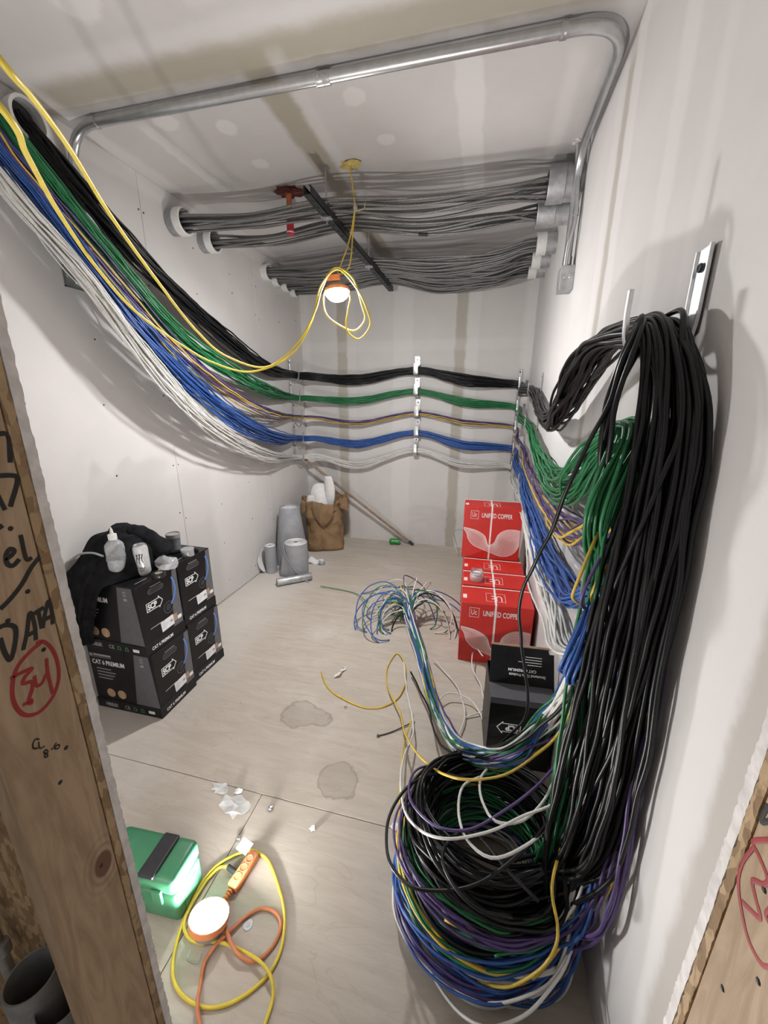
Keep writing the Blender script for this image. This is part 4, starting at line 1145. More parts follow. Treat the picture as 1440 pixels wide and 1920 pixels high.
def coupling(p, d, ln=0.05, r=R_C+0.0035, name='coupling'):
    p, d = Vector(p), Vector(d).normalized()
    mb = MB().tube([p-d*ln/2, p-d*ln/2*0.98, p-d*0.004, p, p+d*0.004, p+d*ln/2*0.98, p+d*ln/2], [R_C, r, r, r*0.97, r, r, R_C], 16)
    return cpart(name, mb, M['zinc'])
coupling((-1.765, 1.785, ZC-0.03), (1, 0, 0), 0.02)
coupling((-0.685, 1.782, ZC-0.03), (1, 0, 0), 0.055)
coupling((0.165, 1.776, ZC-0.03), (1, 0, 0), 0.022)
coupling((XR-0.036, 2.513, 2.30), (0, 0, 1), 0.04)
for k in (-0.014, 0.014):
    cpart('set_screw', MB().lathe([(0.004, 0), (0.004, 0.008), (0.0, 0.009)], 8, T3(-0.685+k, 1.782-R_C-0.001, ZC-0.034) @ Matrix.Rotation(math.pi/2, 4, 'X')), M['zincdull'])
tag(cd, 'large galvanised conduit crossing the ceiling and bending down the right wall', 'conduit')
tf = empty('thin_steel_conduit', (0.345, 2.47, ZC))
o1 = Vector(tf.location)
thin = spline([(0.345, 2.47, ZC+0.02), (0.352, 2.475, ZC-0.06), (0.366, 2.485, 2.66), (0.372, 2.475, 2.58), (0.374, 2.468, 2.52), (0.372, 2.462, 2.45), (0.362, 2.462, 2.40), (0.356, 2.475, 2.34), (0.356, 2.485, 2.27)], 0.02)
o = MB().tube(thin, 0.0105, 10).build('pipe', M['zinc'], tf, smooth=True); o.location = -o1
o = MB().tube([thin[len(thin)//2+2], thin[len(thin)//2+4]], 0.0135, 10).build('coupling', M['zinc'], tf, smooth=True); o.location = -o1
o = crumple('broken_plaster', (0, 0, -0.008), 0.028, 0.02, 0.007, 2, M['white_sheet'], tf, 2, 0.6)
tag(tf, 'thin galvanised conduit dropping from a ceiling hole beside the large one', 'conduit')
def jbox(name, x0, x1, y0, y1, z0, z1, m, label, inward):
    c = Vector(((x0+x1)/2, (y0+y1)/2, z0))
    r = empty(name, c)
    MB().box(Vector((x0, y0, z0))-c, Vector((x1, y1, z1))-c).build('box_body', m, r, bevel=0.004)
    f = x0 if inward < 0 else x1
    for yy, zz in ((0.2, 0.15), (0.8, 0.85), (0.5, 0.5)):
        MB().lathe([(0.007, 0), (0.006, 0.0015), (0, 0.0015)], 12, T3(f-c.x, y0+(y1-y0)*yy-c.y, (z1-z0)*zz) @ Matrix.Rotation(math.pi/2*inward, 4, 'Y')).build('knockout', M['zinc'], r, smooth=True)
    for xx in (0.3, 0.7):
        MB().lathe([(0.006, 0), (0.005, 0.0012), (0, 0.0012)], 10, T3(x0+(x1-x0)*xx-c.x, y0-c.y, (z1-z0)*0.5) @ Matrix.Rotation(math.pi/2, 4, 'X')).build('knockout', M['zinc'], r, smooth=True)
    tag(r, label, 'junction box')
    return r
jbox('junction_box', XR-0.068, XR-0.0005, 2.46, 2.57, 2.155, 2.27, M['zincdull'], 'galvanised junction box at the foot of the conduit on the right wall', -1)
# box set in the left wall, half behind the white cables
jb = empty('recessed_wall_box', (XL, 1.70, 2.145))
mb = MB(); y0, y1, z0, z1 = -0.048, 0.048, -0.045, 0.045
for (a, b) in (((0.0, y0, z0), (0.004, y1, z0+0.006)), ((0.0, y0, z1-0.006), (0.004, y1, z1)), ((0.0, y0, z0), (0.004, y0+0.006, z1)), ((0.0, y1-0.006, z0), (0.004, y1, z1))):
    mb.box(a, b)
mb.build('box_rim', M['zinc'], jb)
MB().box((0.0003, y0+0.004, z0+0.004), (0.0012, y1-0.004, z1-0.004)).build('box_back', M['zincdull'], jb)
for yy, zz in ((-0.02, 0.01), (0.02, -0.012), (0.015, 0.022)):
    MB().lathe([(0.011, 0), (0.010, 0.0014), (0, 0.0014)], 14, T3(0.0012, yy, zz) @ Matrix.Rotation(math.pi/2, 4, 'Y')).build('knockout', M['zinc'], jb, smooth=True)
tag(jb, 'steel outlet box set in the left wall behind the white cables', 'junction box')

# pipe sleeves through the walls
def sleeve(name, wall, y, z, r, ln, m, rimm, label, group, tilt=0.0):
    s = 1 if wall == 'L' else -1
    o = empty(name, (XL if wall == 'L' else XR, y, z))
    K = Matrix.Rotation(s*math.pi/2, 4, 'Y')
    MB().lathe([(r, -0.0), (r, ln*0.55), (r*0.88, ln*0.55), (r*0.88, 0.0)], 36, K, cap=False).build('sleeve_pipe', m, o, smooth=True)
    MB().lathe([(r*1.0, ln*0.5), (r*1.05, ln*0.52), (r*1.05, ln), (r*1.0, ln*1.02), (r*0.88, ln), (r*0.86, ln*0.4)], 36, K, cap=False).build('rim', rimm, o, smooth=True)
    MB().lathe([(0, 0.0015), (r*0.9, 0.0015)], 30, K, cap=False).build('bore', M['bore'], o)  # dark disc covering the wall, the sleeve's inner shade put into its colour
    tag(o, label, 'pipe sleeve', group)
GL = 'plastic pipe sleeves in the left wall'
sleeve('pipe_sleeve', 'L', 2.44, 2.64, 0.072, 0.10, M['pvc_grey'], M['pvc_white'], 'plastic pipe sleeve in the left wall holding the front armoured cables', GL)
sleeve('pipe_sleeve', 'L', 2.72, 2.625, 0.066, 0.10, M['pvc_grey'], M['pvc_white'], 'plastic pipe sleeve just behind the front one in the left wall', GL)
for i, y in enumerate((3.52, 3.70, 3.88, 4.05)):
    sleeve('pipe_sleeve', 'L', y, 2.655-0.005*i, 0.062, 0.055, M['pvc_white'], M['pvc_white'], ['plastic sleeve at the near end of the rear row in the left wall', 'second plastic sleeve of the rear row in the left wall', 'third plastic sleeve of the rear row in the left wall', 'plastic sleeve nearest the back corner in the left wall'][i], GL)
sleeve('pipe_sleeve', 'L', 1.60, 2.70, 0.074, 0.05, M['pvc_white'], M['pvc_white'], 'plastic sleeve under the ceiling from which the black cables hang', GL)
GS = 'steel sleeves in the right wall'
sleeve('steel_sleeve', 'R', 2.58, 2.675, 0.078, 0.165, M['zincdull'], M['zincdull'], 'wide steel sleeve on the right wall beside the conduit', GS)
sleeve('steel_sleeve', 'R', 2.76, 2.625, 0.072, 0.19, M['zincdull'], M['zincdull'], 'steel sleeve just behind and below the wide one on the right', GS)
for i, (y, z) in enumerate(((3.34, 2.65), (3.62, 2.64), (3.88, 2.64))):
    sleeve('steel_sleeve', 'R', y, z, 0.066, 0.13, M['zincdull'], M['pvc_white'], ['white-rimmed steel sleeve, nearest of the rear three on the right wall', 'white-rimmed steel sleeve, middle of the rear three on the right wall', 'white-rimmed steel sleeve, furthest of the rear three on the right wall'][i], GS)

# strut channel on threaded rods
sx, sz = -0.925, 2.565
st = empty('strut_channel', (sx, 2.14, sz))
w, h, t, L = 0.0205, 0.041, 0.003, 1.86
MB().box((-w, 0, 0), (w, L, t)).box((-w, 0, 0), (-w+t, L, h)).box((w-t, 0, 0), (w, L, h)).box((-w, 0, h-t), (-w+0.009, L, h)).box((w-0.009, 0, h-t), (w, L, h)).build('channel', M['strut'], st)
for k in range(24):
    MB().box((-0.007, 0.05+k*0.076, -0.0004), (0.007, 0.05+k*0.076+0.028, 0.0002)).build('slot', M['bore'], st)
MB().box((-w-0.001, L-0.001, -0.001), (w+0.001, L+0.003, h+0.001)).build('end_cap', M['zinc'], st)
for y in (2.40, 3.25):
    MB().tube([(0, y-2.14, -0.03), (0, y-2.14, ZC-sz)], 0.0048, 8).build('threaded_rod', M['zincdull'], st, smooth=True)
    MB().box((-0.028, y-2.14-0.022, -0.006), (0.028, y-2.14+0.022, -0.0006)).build('square_washer', M['zinc'], st)
    MB().lathe([(0.010, -0.014), (0.010, -0.006)], 6, T3(0, y-2.14)).build('nut', M['zinc'], st)
    MB().box((-0.02, y-2.14-0.02, ZC-sz-0.003), (0.02, y-2.14+0.02, ZC-sz)).build('ceiling_plate', M['zincdull'], st)
tag(st, 'dark strut channel hung from the ceiling on two threaded rods', 'strut')

# orange pipe stub with a red cap
p = at(541, 358, z=ZC)
sp = empty('capped_orange_pipe', (p.x, p.y, ZC))
MB().lathe([(0.017, 0.0), (0.017, -0.15)], 18).build('pipe', M['orange_pipe'], sp, smooth=True)
MB().lathe([(0.0185, -0.135), (0.021, -0.14), (0.021, -0.175), (0.0225, -0.178), (0.0225, -0.225), (0.019, -0.232), (0.0, -0.232)], 18).build('red_cap', M['red_plastic'], sp, smooth=True)
MB().lathe([(0.019, -0.214), (0.0235, -0.214), (0.0235, -0.222)], 18, cap=False).build('label_ring', M['paper_label'], sp, smooth=True)
f = crumple('firestop_collar', (0.0, 0.0, -0.016), 0.085, 0.065, 0.014, 5, M['firestop'], sp, 3, 0.55)
tag(sp, 'orange pipe stub with a red cap and rust-red putty on the ceiling', 'pipe')

# grey pipes standing in the open stud bay
GP = 'grey pipes in the open stud bay'
for i, (px, py, r) in enumerate(((58, 1828, 0.046), (112, 1872, 0.043), (158, 1915, 0.041))):
    q = at(px, py, y=0.322)
    o = empty('grey_conduit_pipe', (q.x, 0.322, 0.0))
    K = Matrix.Identity(4)
    MB().lathe([(r*0.9, 0.04), (r, 0.04), (r, q.z-0.004), (r*0.97, q.z), (r*0.9, q.z), (r*0.9, q.z-0.25)], 30, K, cap=False).build('pipe_wall', M['pvc_grey'], o, smooth=True)
    MB().lathe([(0, q.z-0.22), (r*0.91, q.z-0.22)], 24, K, cap=False).build('bore', M['bore'], o)
    tag(o, ['tallest grey plastic pipe standing in the dark stud bay at left', 'middle grey plastic pipe in the dark stud bay at left', 'lowest grey plastic pipe, right beside the stud'][i], 'pipe', GP)
q = at(8, 1780, y=0.345)
o = empty('steel_conduit_stub', (q.x, 0.345, 0.04))
MB().tube([(0, 0, 0), (-0.02, 0.0, q.z+0.10)], 0.011, 10).build('pipe', M['zincdull'], o, smooth=True)
MB().tube([(-0.002, 0, q.z-0.05), (-0.003, 0, q.z-0.02)], 0.0135, 10).build('coupling', M['zincdull'], o, smooth=True)
tag(o, 'thin steel conduit behind the grey pipes in the stud bay', 'conduit')

# ------------------------------------------------------------------ cable hooks on the walls
def jhook(pos, n, k, label, group, wdt=0.034, tall=0.15, tip=0.07, narrow=0.0):
    """steel J-hook: plate on the wall, cradle, upturned tip. pos = middle of the cradle's cables projected on the wall"""
    o = empty('cable_hook', pos)
    n = Vector(n); s = Vector((0, 0, 1)).cross(n)
    prof = spline([(0.003, 0, tall), (0.003, 0, 0.05), (0.004, 0, 0.0), (0.012, 0, -0.034), (0.034, 0, -0.050), (0.060, 0, -0.052), (0.086, 0, -0.046), (0.103, 0, -0.024), (0.108, 0, 0.012), (0.108, 0, tip)], 0.006)*k
    P = [(q[0], q[2]) for q in prof]
    m = len(P)
    # cross-section: flat strap with rolled edges
    sec = [(-0.5, 0.0055), (-0.5, 0.0), (-0.36, -0.0015), (0.36, -0.0015), (0.5, 0.0), (0.5, 0.0055), (0.42, 0.0055), (0.40, 0.0015), (-0.40, 0.0015), (-0.42, 0.0055)]
    vs, fs = [], []
    for i in range(m):
        a = P[max(0, i-1)]; b = P[min(m-1, i+1)]
        t = Vector((b[0]-a[0], b[1]-a[1])).normalized(); nn = Vector((-t.y, t.x))     # towards the cradle's inside
        ww = wdt*k*(1.0-narrow*max(0.0, min(1.0, (P[i][0]/k-0.015)/0.07)))
        for (u, e) in sec:
            q = Vector((P[i][0], P[i][1])) - nn*(e*k)*(-1)
            vs.append(n*(q.x+0.002) + Vector((0, 0, q.y)) + s*(u*ww))
    c = len(sec)
    for i in range(m-1):
        for j in range(c):
            fs.append((i*c+j, i*c+(j+1) % c, (i+1)*c+(j+1) % c, (i+1)*c+j))
    fs += [tuple(range(c)), tuple((m-1)*c+j for j in range(c))]
    MB().add(vs, fs).build('strap', M['hook'], o, smooth=True, angle=0.6)
    K = frame(tuple(n*0.008*k+Vector((0, 0, (tall-0.03)*k))), s, n)
    MB().lathe([(0.0075*k, 0), (0.007*k, 0.003*k), (0.0035*k, 0.0045*k), (0.0, 0.002*k)], 12, K).build('screw', M['strut'], o, smooth=True)
    tag(o, label, 'hook', group)
    return o
CN = ['black', 'green', 'purple', 'blue', 'white']
ZL = [1.828, 1.609, 1.409, 1.188, 0.990]
ZM = [1.874, 1.674, 1.458, 1.258, 1.073]
ZR = [1.735, 1.527, 1.334, 1.12, 0.937]
ZN = [1.745, 1.54, 1.33, 1.12, 0.92]
XM = [-0.694, -0.688, -0.675, -0.672, -0.684]
YLh = [3.89, 3.89, 3.93, 3.92, 3.91]
H2 = [(3.235, 1.656), (3.22, 1.40), (3.45, 1.19), (3.26, 0.975), (3.50, 0.80)]
for i in range(5):
    jhook((XL, YLh[i], ZL[i]), (1, 0, 0), 1.0, f'steel hook on the left wall holding the {CN[i]} cables', 'cable hooks on the left wall', narrow=0.4)
    jhook((XM[i], YB, ZM[i]), (0, -1, 0), 1.0, f'steel hook in the middle of the back wall holding the {CN[i]} cables', 'cable hooks on the back wall', wdt=0.048, tall=0.14)
    jhook((0.312, YB, ZR[i]), (0, -1, 0), 1.0, f'steel hook in the right corner of the back wall holding the {CN[i]} cables', 'cable hooks in the right corner', narrow=0.3)
    jhook((XR, H2[i][0], H2[i][1]), (-1, 0, 0), 0.9, f'steel hook on the right wall next to the corner, carrying the {CN[i]} cables', 'cable hooks on the right wall', wdt=0.02)
    jhook((XR, 1.0, ZN[i]), (-1, 0, 0), 1.18, f'large steel hook on the near right wall over which the {CN[i]} cables hang', 'near hooks on the right wall', wdt=0.050, tall=0.120, tip=0.062, narrow=0.72)

# ------------------------------------------------------------------ the cable runs
def disc(n):
    return [(math.sqrt((i+0.5)/n)*math.cos(i*2.39996), math.sqrt((i+0.5)/n)*math.sin(i*2.39996)) for i in range(n)]
def place(stations, g, jit=1.0):
    out = []
    for (c, s, j) in stations:
        a = g[0]+random.gauss(0, j*jit); b = g[1]+random.gauss(0, j*jit)
        a = max(-1.5, min(1.5, a)); b = max(-1.5, min(1.5, b))
        sx, sy, sz = s[:3]; sh = s[3] if len(s) > 3 else 0.0
        if sz == 0: d = (sx*a, sy*b+sh*a, 0)
        elif sx == 0: d = (0, sy*a, sz*b)
        else: d = (sx*a, sy*a, sz*b)
        out.append(Vector(c)+Vector(d))
    return out
def finish_cable(name, P, r, m, label, group, wob=0.0022, step=0.022, cat='cable', sides=6):
    P = spline(P, step)
    n = len(P)
    s = np.arange(n)*step
    for ax in range(3):
        P[:, ax] += wob*(np.sin(s*random.uniform(14, 22)+random.uniform(0, 6))*random.uniform(.3, 1)+np.sin(s*random.uniform(30, 46)+random.uniform(0, 6))*0.4)
    inside = P[:, 0] > XL+0.05
    P[:, 0] = np.minimum(P[:, 0], XR-r-0.001)
    P[:, 1] = np.minimum(P[:, 1], YB-r-0.001)
    P[:, 2] = np.maximum(P[:, 2], r+0.0005)
    V, F = tube_arrays(P, r, sides)
    c = Vector(((V[:, 0].min()+V[:, 0].max())/2, (V[:, 1].min()+V[:, 1].max())/2, V[:, 2].min()))
    me = bpy.data.meshes.new(name)
    me.from_pydata((V-np.array(c)).tolist(), [], F)
    me.polygons.foreach_set('use_smooth', [True]*len(me.polygons))
    o = link_mesh(name, me, m)
    o.location = c
    tag(o, label, cat, group)
    return o

def back_z(px, py): return at(px, py, y=4.14).z
SAG1 = [711, 751, 793, 832, 872]; SAG2 = [711, 754, 791, 834, 870]
LEFTPX = [
    [(62, 248), (120, 320), (230, 450), (340, 560), (430, 640), (500, 690)],
    [(-30, 180), (30, 260), (200, 470), (330, 620), (440, 700), (510, 735)],
    [(-40, 215), (25, 298), (200, 508), (330, 655), (445, 745), (515, 778)],
    [(-45, 235), (40, 330), (200, 540), (330, 690), (450, 790), (520, 820)],
    [(-60, 262), (24, 366), (140, 496), (300, 700), (400, 800), (500, 855)]]
LEFTOFF = [(0.07, 0.10, 0.135, 0.15, 0.13, 0.09)]+[(0.10, 0.15, 0.20, 0.215, 0.18, 0.11)]*4
LEFT = [[tuple(at(*p, x=XL+o)) for p, o in zip(LEFTPX[k], LEFTOFF[k])] for k in range(5)]
START = [(1.60, 2.70), (1.24, 2.72), (1.12, 2.72), (1.00, 2.72), (0.86, 2.72)]
def r3(q, x=0.335): return at(*q, x=x)
RIGHT = [
    [((1018, 775), .33), ((1036, 790), .31), ((1058, 760), .31), ((1090, 700), .31), ((1130, 645), .315)],
    [((1006, 840), .345), ((1030, 895), .33), ((1062, 912), .32), ((1095, 892), .315), ((1125, 846), .32)],
    [((988, 870), .35), ((1012, 925), .34), ((1045, 975), .33), ((1080, 1000), .325), ((1105, 995), .325)],
    [((985, 920), .345), ((1005, 985), .335), ((1030, 1050), .325), ((1062, 1100), .32), ((1085, 1125), .325)],
    [((980, 950), .345), ((998, 1020), .335), ((1018, 1085), .325), ((1045, 1150), .32), ((1064, 1215), .325)]]
RS = [0.034, 0.026, 0.018, 0.028, 0.024]     # packed radius in the hooks
SAGS = [0.045, 0.075, 0.06, 0.055, 0.05]
def trunk(k):
    """stations of colour k from the left wall sleeve to the near hook on the right wall"""
    R = RS[k]; st = []
    st.append(((XL+0.011, *START[k]), (0.0, R*1.0, R*1.0), 0.05))
    L = LEFT[k]
    for q, (x, y, z) in enumerate(L):
        wv = (0.035, 0.045, 0.055, 0.060, 0.060, 0.05)[q]*(0.72 if k == 4 and q < 3 else 1.15 if k in (3, 4) else 0.95 if k != 2 else 0.9)
        st.append(((x, y, z), (0.034, 0.0, wv), 0.22 if q else 0.05))
    st.append(((XL+0.058, YLh[k], ZL[k]), (R, 0.0, R), 0.05))
    st.append(((XL+0.20, YB-0.16, ZL[k]-0.012), (0.6*R, -0.6*R, R*1.1), 0.08))
    st.append(((-1.32, YB-0.085, back_z(635, SAG1[k])), (0.0, -R, R*1.45), 0.18))
    st.append(((XM[k], YB-0.060, ZM[k]), (0.0, -R, R), 0.05))
    st.append(((-0.20, YB-0.080, back_z(867, SAG2[k])), (0.0, -R, R*1.4), 0.18))
    st.append(((0.312, YB-0.062, ZR[k]), (0.0, -R, R), 0.05))
    st.append(((XR-0.085, (YB+H2[k][0])/2+0.1, (ZR[k]+H2[k][1])/2-0.015), (-R, -R*0.5, R*1.2), 0.2))
    st.append(((XR-0.058, H2[k][0], H2[k][1]), (-R, 0.0, R), 0.05))
    for q, (pp, xx) in enumerate(RIGHT[k]):
        c = at(*pp, x=xx)
        f = (0.4, 0.9, 1.0, 0.8, 0.5)[q]
        st.append((tuple(c), (-0.028-0.006*q, 0.0, SAGS[k]*f), (0.34 if k == 0 else 0.25) if q < 4 else 0.12))
    st.append(((XR-0.070, 1.03, ZN[k]), (-0.040, 0.0, R*0.9), 0.04))
    return st

COIL_C = (0.105, 1.00)
COIL = [(0.205, 0.038, 0.19, 0.34), (0.20, 0.05, 0.12, 0.24), (0.225, 0.03, 0.09, 0.20), (0.225, 0.04, 0.03, 0.12), (0.215, 0.045, 0.015, 0.07)]
def coil_points(k, R0, dR, z0, z1, turns, a0):
    pts = []
    R = R0+random.uniform(-dR, dR); zc = random.uniform(z0, z1)
    cx = COIL_C[0]+random.gauss(0, 0.014); cy = COIL_C[1]+random.gauss(0, 0.016)-0.02*(k > 1)
    tx, ty = random.gauss(0, 0.10), random.gauss(0.02, 0.10)
    n = int(turns*10); ph = random.uniform(0, 6)
    for i in range(n+1):
        a = a0-2*math.pi*i/10
        r = R*(1+0.05*math.sin(2*a+ph)+0.04*math.sin(0.7*a+ph))+random.gauss(0, 0.004)
        x = cx+1.06*r*math.cos(a); y = cy+r*math.sin(a)
        z = zc+tx*r*math.cos(a)+ty*r*math.sin(a)+0.015*math.sin(0.9*a+ph)+0.03*i/n*random.uniform(-1, 1)*0.5
        pts.append(Vector((min(x, XR-0.02), y, max(0.008, z))))
    return pts
HANGX = [(0.328, 0.048), (0.285, 0.045), (0.376, 0.016), (0.350, 0.030), (0.335, 0.03)]
SHEAR = [0.055, 0.02, 0.0, 0.02, 0.02]
HANGY = [(0.870, 0.832, 0.815), (0.950, 0.935, 0.880), (0.860, 0.800, 0.770), (0.930, 0.900, 0.820), (0.945, 0.910, 0.830)]
def hang(k, g):
    hx, sx = HANGX[k]; z = ZN[k]; ya, yb, yc_ = HANGY[k]
    return place([((XR-0.072, 0.955, z-0.012), (-0.042, -0.030, 0), 0.05),
                  ((hx+0.012, ya, z-0.16), (-sx*0.95, -0.034, 0, SHEAR[k]*0.7), 0.12),
                  ((hx+0.006, yb, max(0.60, z*0.62)), (-sx*1.1, -0.036, 0, SHEAR[k]), 0.20),
                  ((hx-0.02, yc_, max(0.34, z*0.30)), (-sx*1.1, -0.045, 0, SHEAR[k]*0.6), 0.22)], g)
def tail(k, g):
    z = ZN[k]
    st = [((XR-0.085, 0.955, z-0.012), (-0.042, -0.030, 0), 0.05),
          ((0.268, 0.925, z-0.17), (-0.030, -0.040, 0), 0.15)]
    if k == 4: st = [((XR-0.085, 1.0, z-0.015), (-0.042, -0.030, 0), 0.05)]
    sweep = [((1130, 1150), 0.98), ((1088, 1270), 0.76), ((1030, 1362), 0.58), ((958, 1420), 0.46), ((888, 1420), 0.37), ((842, 1372), 0.23), ((812, 1300), 0.10), ((792, 1225), 0.08), ((770, 1155), 0.12)]
    for q, (pp, zz) in enumerate(sweep):
        if zz > z-0.28: continue
        st.append((tuple(at(*pp, z=zz)), ((-0.035, -0.045, 0) if q < 2 else (-0.034, 0.02, 0.042+0.004*(q > 6))), 0.2+0.012*q))
    P = place(st, g)
    # loose end: arches up and over, then curls to some side
    m = 9
    ln = random.uniform(0.25, 0.78)*(0.7 if k in (0, 1) else 1.0); hgt = random.uniform(0.02, 0.20)
    head = random.uniform(0.4, 3.3); turn = random.choice((-1, 1, 1))*random.uniform(0.6, 4.2)
    q = P[-1]
    for i in range(1, m+1):
        t = i/m
        ang = 1.75*(1-min(1, t*2.5))+head*min(1, t*2.5)+turn*t*t
        q = q+Vector((math.cos(ang), math.sin(ang), 0))*ln/m
        P.append(Vector((q.x, q.y, max(0.006, 0.13*(1-t)+hgt*math.sin(math.pi*min(1, t*1.1))))))
    return P

COUNT = {0: (40, 5), 1: (22, 15), 3: (26, 16), 4: (20, 14)}
RAD = [0.0056, 0.0042, 0.0042, 0.0042, 0.0042]
WHERE = {'coil': ' cable following the wall hooks round the room into the floor coil', 'tail': ' cable following the wall hooks, its cut end splayed across the floor'}
for k in (0, 1, 3, 4):
    nc, nt = COUNT[k]; n = nc+nt
    base = trunk(k); D = disc(n)
    order = sorted(range(n), key=lambda i: D[i][0]+random.gauss(0, 0.3), reverse=True)
    tails = set(order[:nt])
    for i in range(n):
        P = place(base, D[i])
        if i in tails: P += tail(k, D[i]); wh = 'tail'
        else:
            P += hang(k, D[i])
            R0, dR, z0, z1 = COIL[k]
            P += coil_points(k, R0, dR, z0, z1, random.uniform(1.2, 1.9) if k == 0 else random.uniform(1.5, 2.5), -0.85); wh = 'coil'
        finish_cable(CN[k]+'_cable', P, RAD[k], M[CN[k]+'_cable'], CN[k]+WHERE[wh], CN[k]+(' cables going into the coil' if wh == 'coil' else ' cables with splayed ends'))
base = trunk(2); D = disc(15)
for i in range(15):
    yel = i % 3 == 1
    c = 'yellow' if yel else 'purple'
    P = place(base, D[i])
    if i in (3, 4, 9, 13): P += tail(2, D[i]); wh = 'tail'
    else: P += hang(2, D[i]) + coil_points(2, *COIL[2], random.uniform(1.1, 1.5) if yel else random.uniform(2.4, 3.4), -0.75); wh = 'coil'
    finish_cable(c+'_cable', P, RAD[2], M[c+'_cable'], c+WHERE[wh], c+(' cables going into the coil' if wh == 'coil' else ' cables with splayed ends'))

# loose cables that leave the bundles
def lz(z, *pts): return [at(a, b, z=z) if not isinstance(z, (list, tuple)) else None for a, b in pts]
def lm(*pts): return [at(a, b, z=c) for a, b, c in pts]
def loosec(c, pts, label, r=0.0042, wob=0.0012):
    finish_cable('loose_'+c+'_cable', pts, r, M[c+'_cable'], label, None, wob)
loosec('white', lm((1145, 1250, .85), (1110, 1370, .68), (1075, 1440, .58), (1040, 1530, .50), (985, 1585, .46), (920, 1608, .44), (875, 1575, .43), (860, 1520, .42), (868, 1475, .40), (905, 1455, .36)), 'loose white cable drooping in the larger loop before the coil')
loosec('white', lm((1150, 1230, .88), (1105, 1360, .66), (1060, 1420, .56), (1020, 1500, .50), (975, 1540, .47), (930, 1540, .46), (905, 1505, .45), (900, 1462, .42), (915, 1440, .38)), 'loose white cable drooping in the smaller loop before the coil')
loosec('white', lm((1130, 1310, .75), (1060, 1490, .56), (980, 1530, .50), (900, 1565, .45), (820, 1570, .42), (770, 1540, .34), (752, 1480, .22), (757, 1420, .12), (775, 1370, .06), (762, 1290, .03), (757, 1240, .02)), 'loose white cable swinging left across the coil to the floor')
loosec('white', lm((800, 1790, .03), (812, 1830, .02), (845, 1880, .03), (905, 1925, .10), (980, 1905, .12), (1050, 1830, .16), (1075, 1770, .20), (1095, 1700, .28)), 'loose white cable in the lowest loop, at the front of the coil')
loosec('white', lm((815, 1770, .03), (850, 1850, .02), (900, 1878, .05), (960, 1875, .10), (1030, 1845, .14), (1080, 1760, .2)), 'loose white cable in the second lowest loop below the coil')
loosec('purple', lm((1120, 1330, .72), (1040, 1440, .56), (960, 1510, .48), (880, 1555, .44), (820, 1550, .42), (775, 1510, .40), (768, 1465, .36), (790, 1440, .30), (840, 1430, .24)), 'loose purple cable sagging across the top of the coil')
loosec('yellow', [(0.355, 0.86, 1.30)]+lm((1170, 1090, 1.22), (1160, 1180, 1.05), (1140, 1290, .88), (1110, 1370, .74), (1080, 1450, .62), (1060, 1560, .50), (1035, 1660, .42), (1045, 1730, .34), (1040, 1780, .26), (1005, 1825, .18), (940, 1850, .10), (880, 1830, .06), (830, 1790, .04)), 'loose yellow cable dropping straight across the black ones')
loosec('yellow', [(0.30, 0.90, 1.20)]+lm((1138, 1080, 1.15), (1120, 1180, 1.0), (1090, 1280, .8), (1050, 1370, .62), (1000, 1420, .52), (940, 1455, .46), (860, 1460, .42), (800, 1430, .30), (762, 1380, .14), (748, 1330, .05), (728, 1290, .02), (725, 1255, .006), (745, 1225, .006), (757, 1240, .02), (757, 1290, .01), (735, 1318, .006), (690, 1327, .006), (640, 1308, .006), (612, 1285, .006), (603, 1260, .008)), 'loose yellow cable snaking out on the floor to a curved end')
loosec('yellow', lm((775, 1340, .03), (757, 1400, .06), (750, 1500, .12), (752, 1580, .14), (765, 1680, .10), (790, 1760, .05), (850, 1820, .04), (930, 1850, .05), (1000, 1835, .10), (1060, 1760, .2)), 'loose yellow cable hugging the left rim of the coil')
loosec('black', lm((905, 1470, .34), (820, 1450, .34), (760, 1480, .34), (728, 1540, .33), (728, 1610, .33), (760, 1655, .35), (820, 1670, .37), (900, 1655, .40), (985, 1590, .45), (1060, 1500, .55)), 'loose black cable bowing out left of the coil', 0.0050)
loosec('black', lm((960, 1720, .40), (900, 1705, .41), (850, 1660, .41), (830, 1600, .41), (880, 1555, .42), (960, 1640, .42), (1010, 1690, .42)), 'loose black cable crossing the hole of the coil', 0.0050)
loosec('black', [(0.320, 1.42, 1.665), (0.316, 1.20, 1.722), (0.305, 1.03, 1.765), (0.296, 0.965, 1.76), (0.262, 0.93, 1.68), tuple(at(1140, 760, y=0.92)), tuple(at(1100, 840, y=0.95)), tuple(at(1055, 935, y=1.0)), tuple(at(1040, 985, y=1.03)), tuple(at(1000, 1060, y=1.08)), tuple(at(975, 1130, y=1.12)), tuple(at(977, 1200, y=1.15)), tuple(at(988, 1290, y=1.18)), tuple(at(985, 1345, y=1.2)), tuple(at(930, 1400, y=1.2))], 'single black cable hanging apart in front of the red boxes', 0.0050, 0.002)
loosec('black', [(0.325, 1.42, 1.665), (0.335, 1.20, 1.722), (0.36, 1.03, 1.772), (0.36, 0.955, 1.765), (0.345, 0.885, 1.68), tuple(at(1275, 800, y=0.83)), tuple(at(1250, 880, y=0.82)), tuple(at(1205, 980, y=0.83)), tuple(at(1165, 1070, y=0.86)), tuple(at(1130, 1180, y=0.9)), tuple(at(1080, 1290, y=.97)), tuple(at(990, 1380, y=1.08))]+lm((900, 1420, .40), (830, 1400, .25), (800, 1320, .06), (770, 1260, .03)), 'single black cable crossing diagonally in front of the hanging bundle', 0.0054, 0.002)
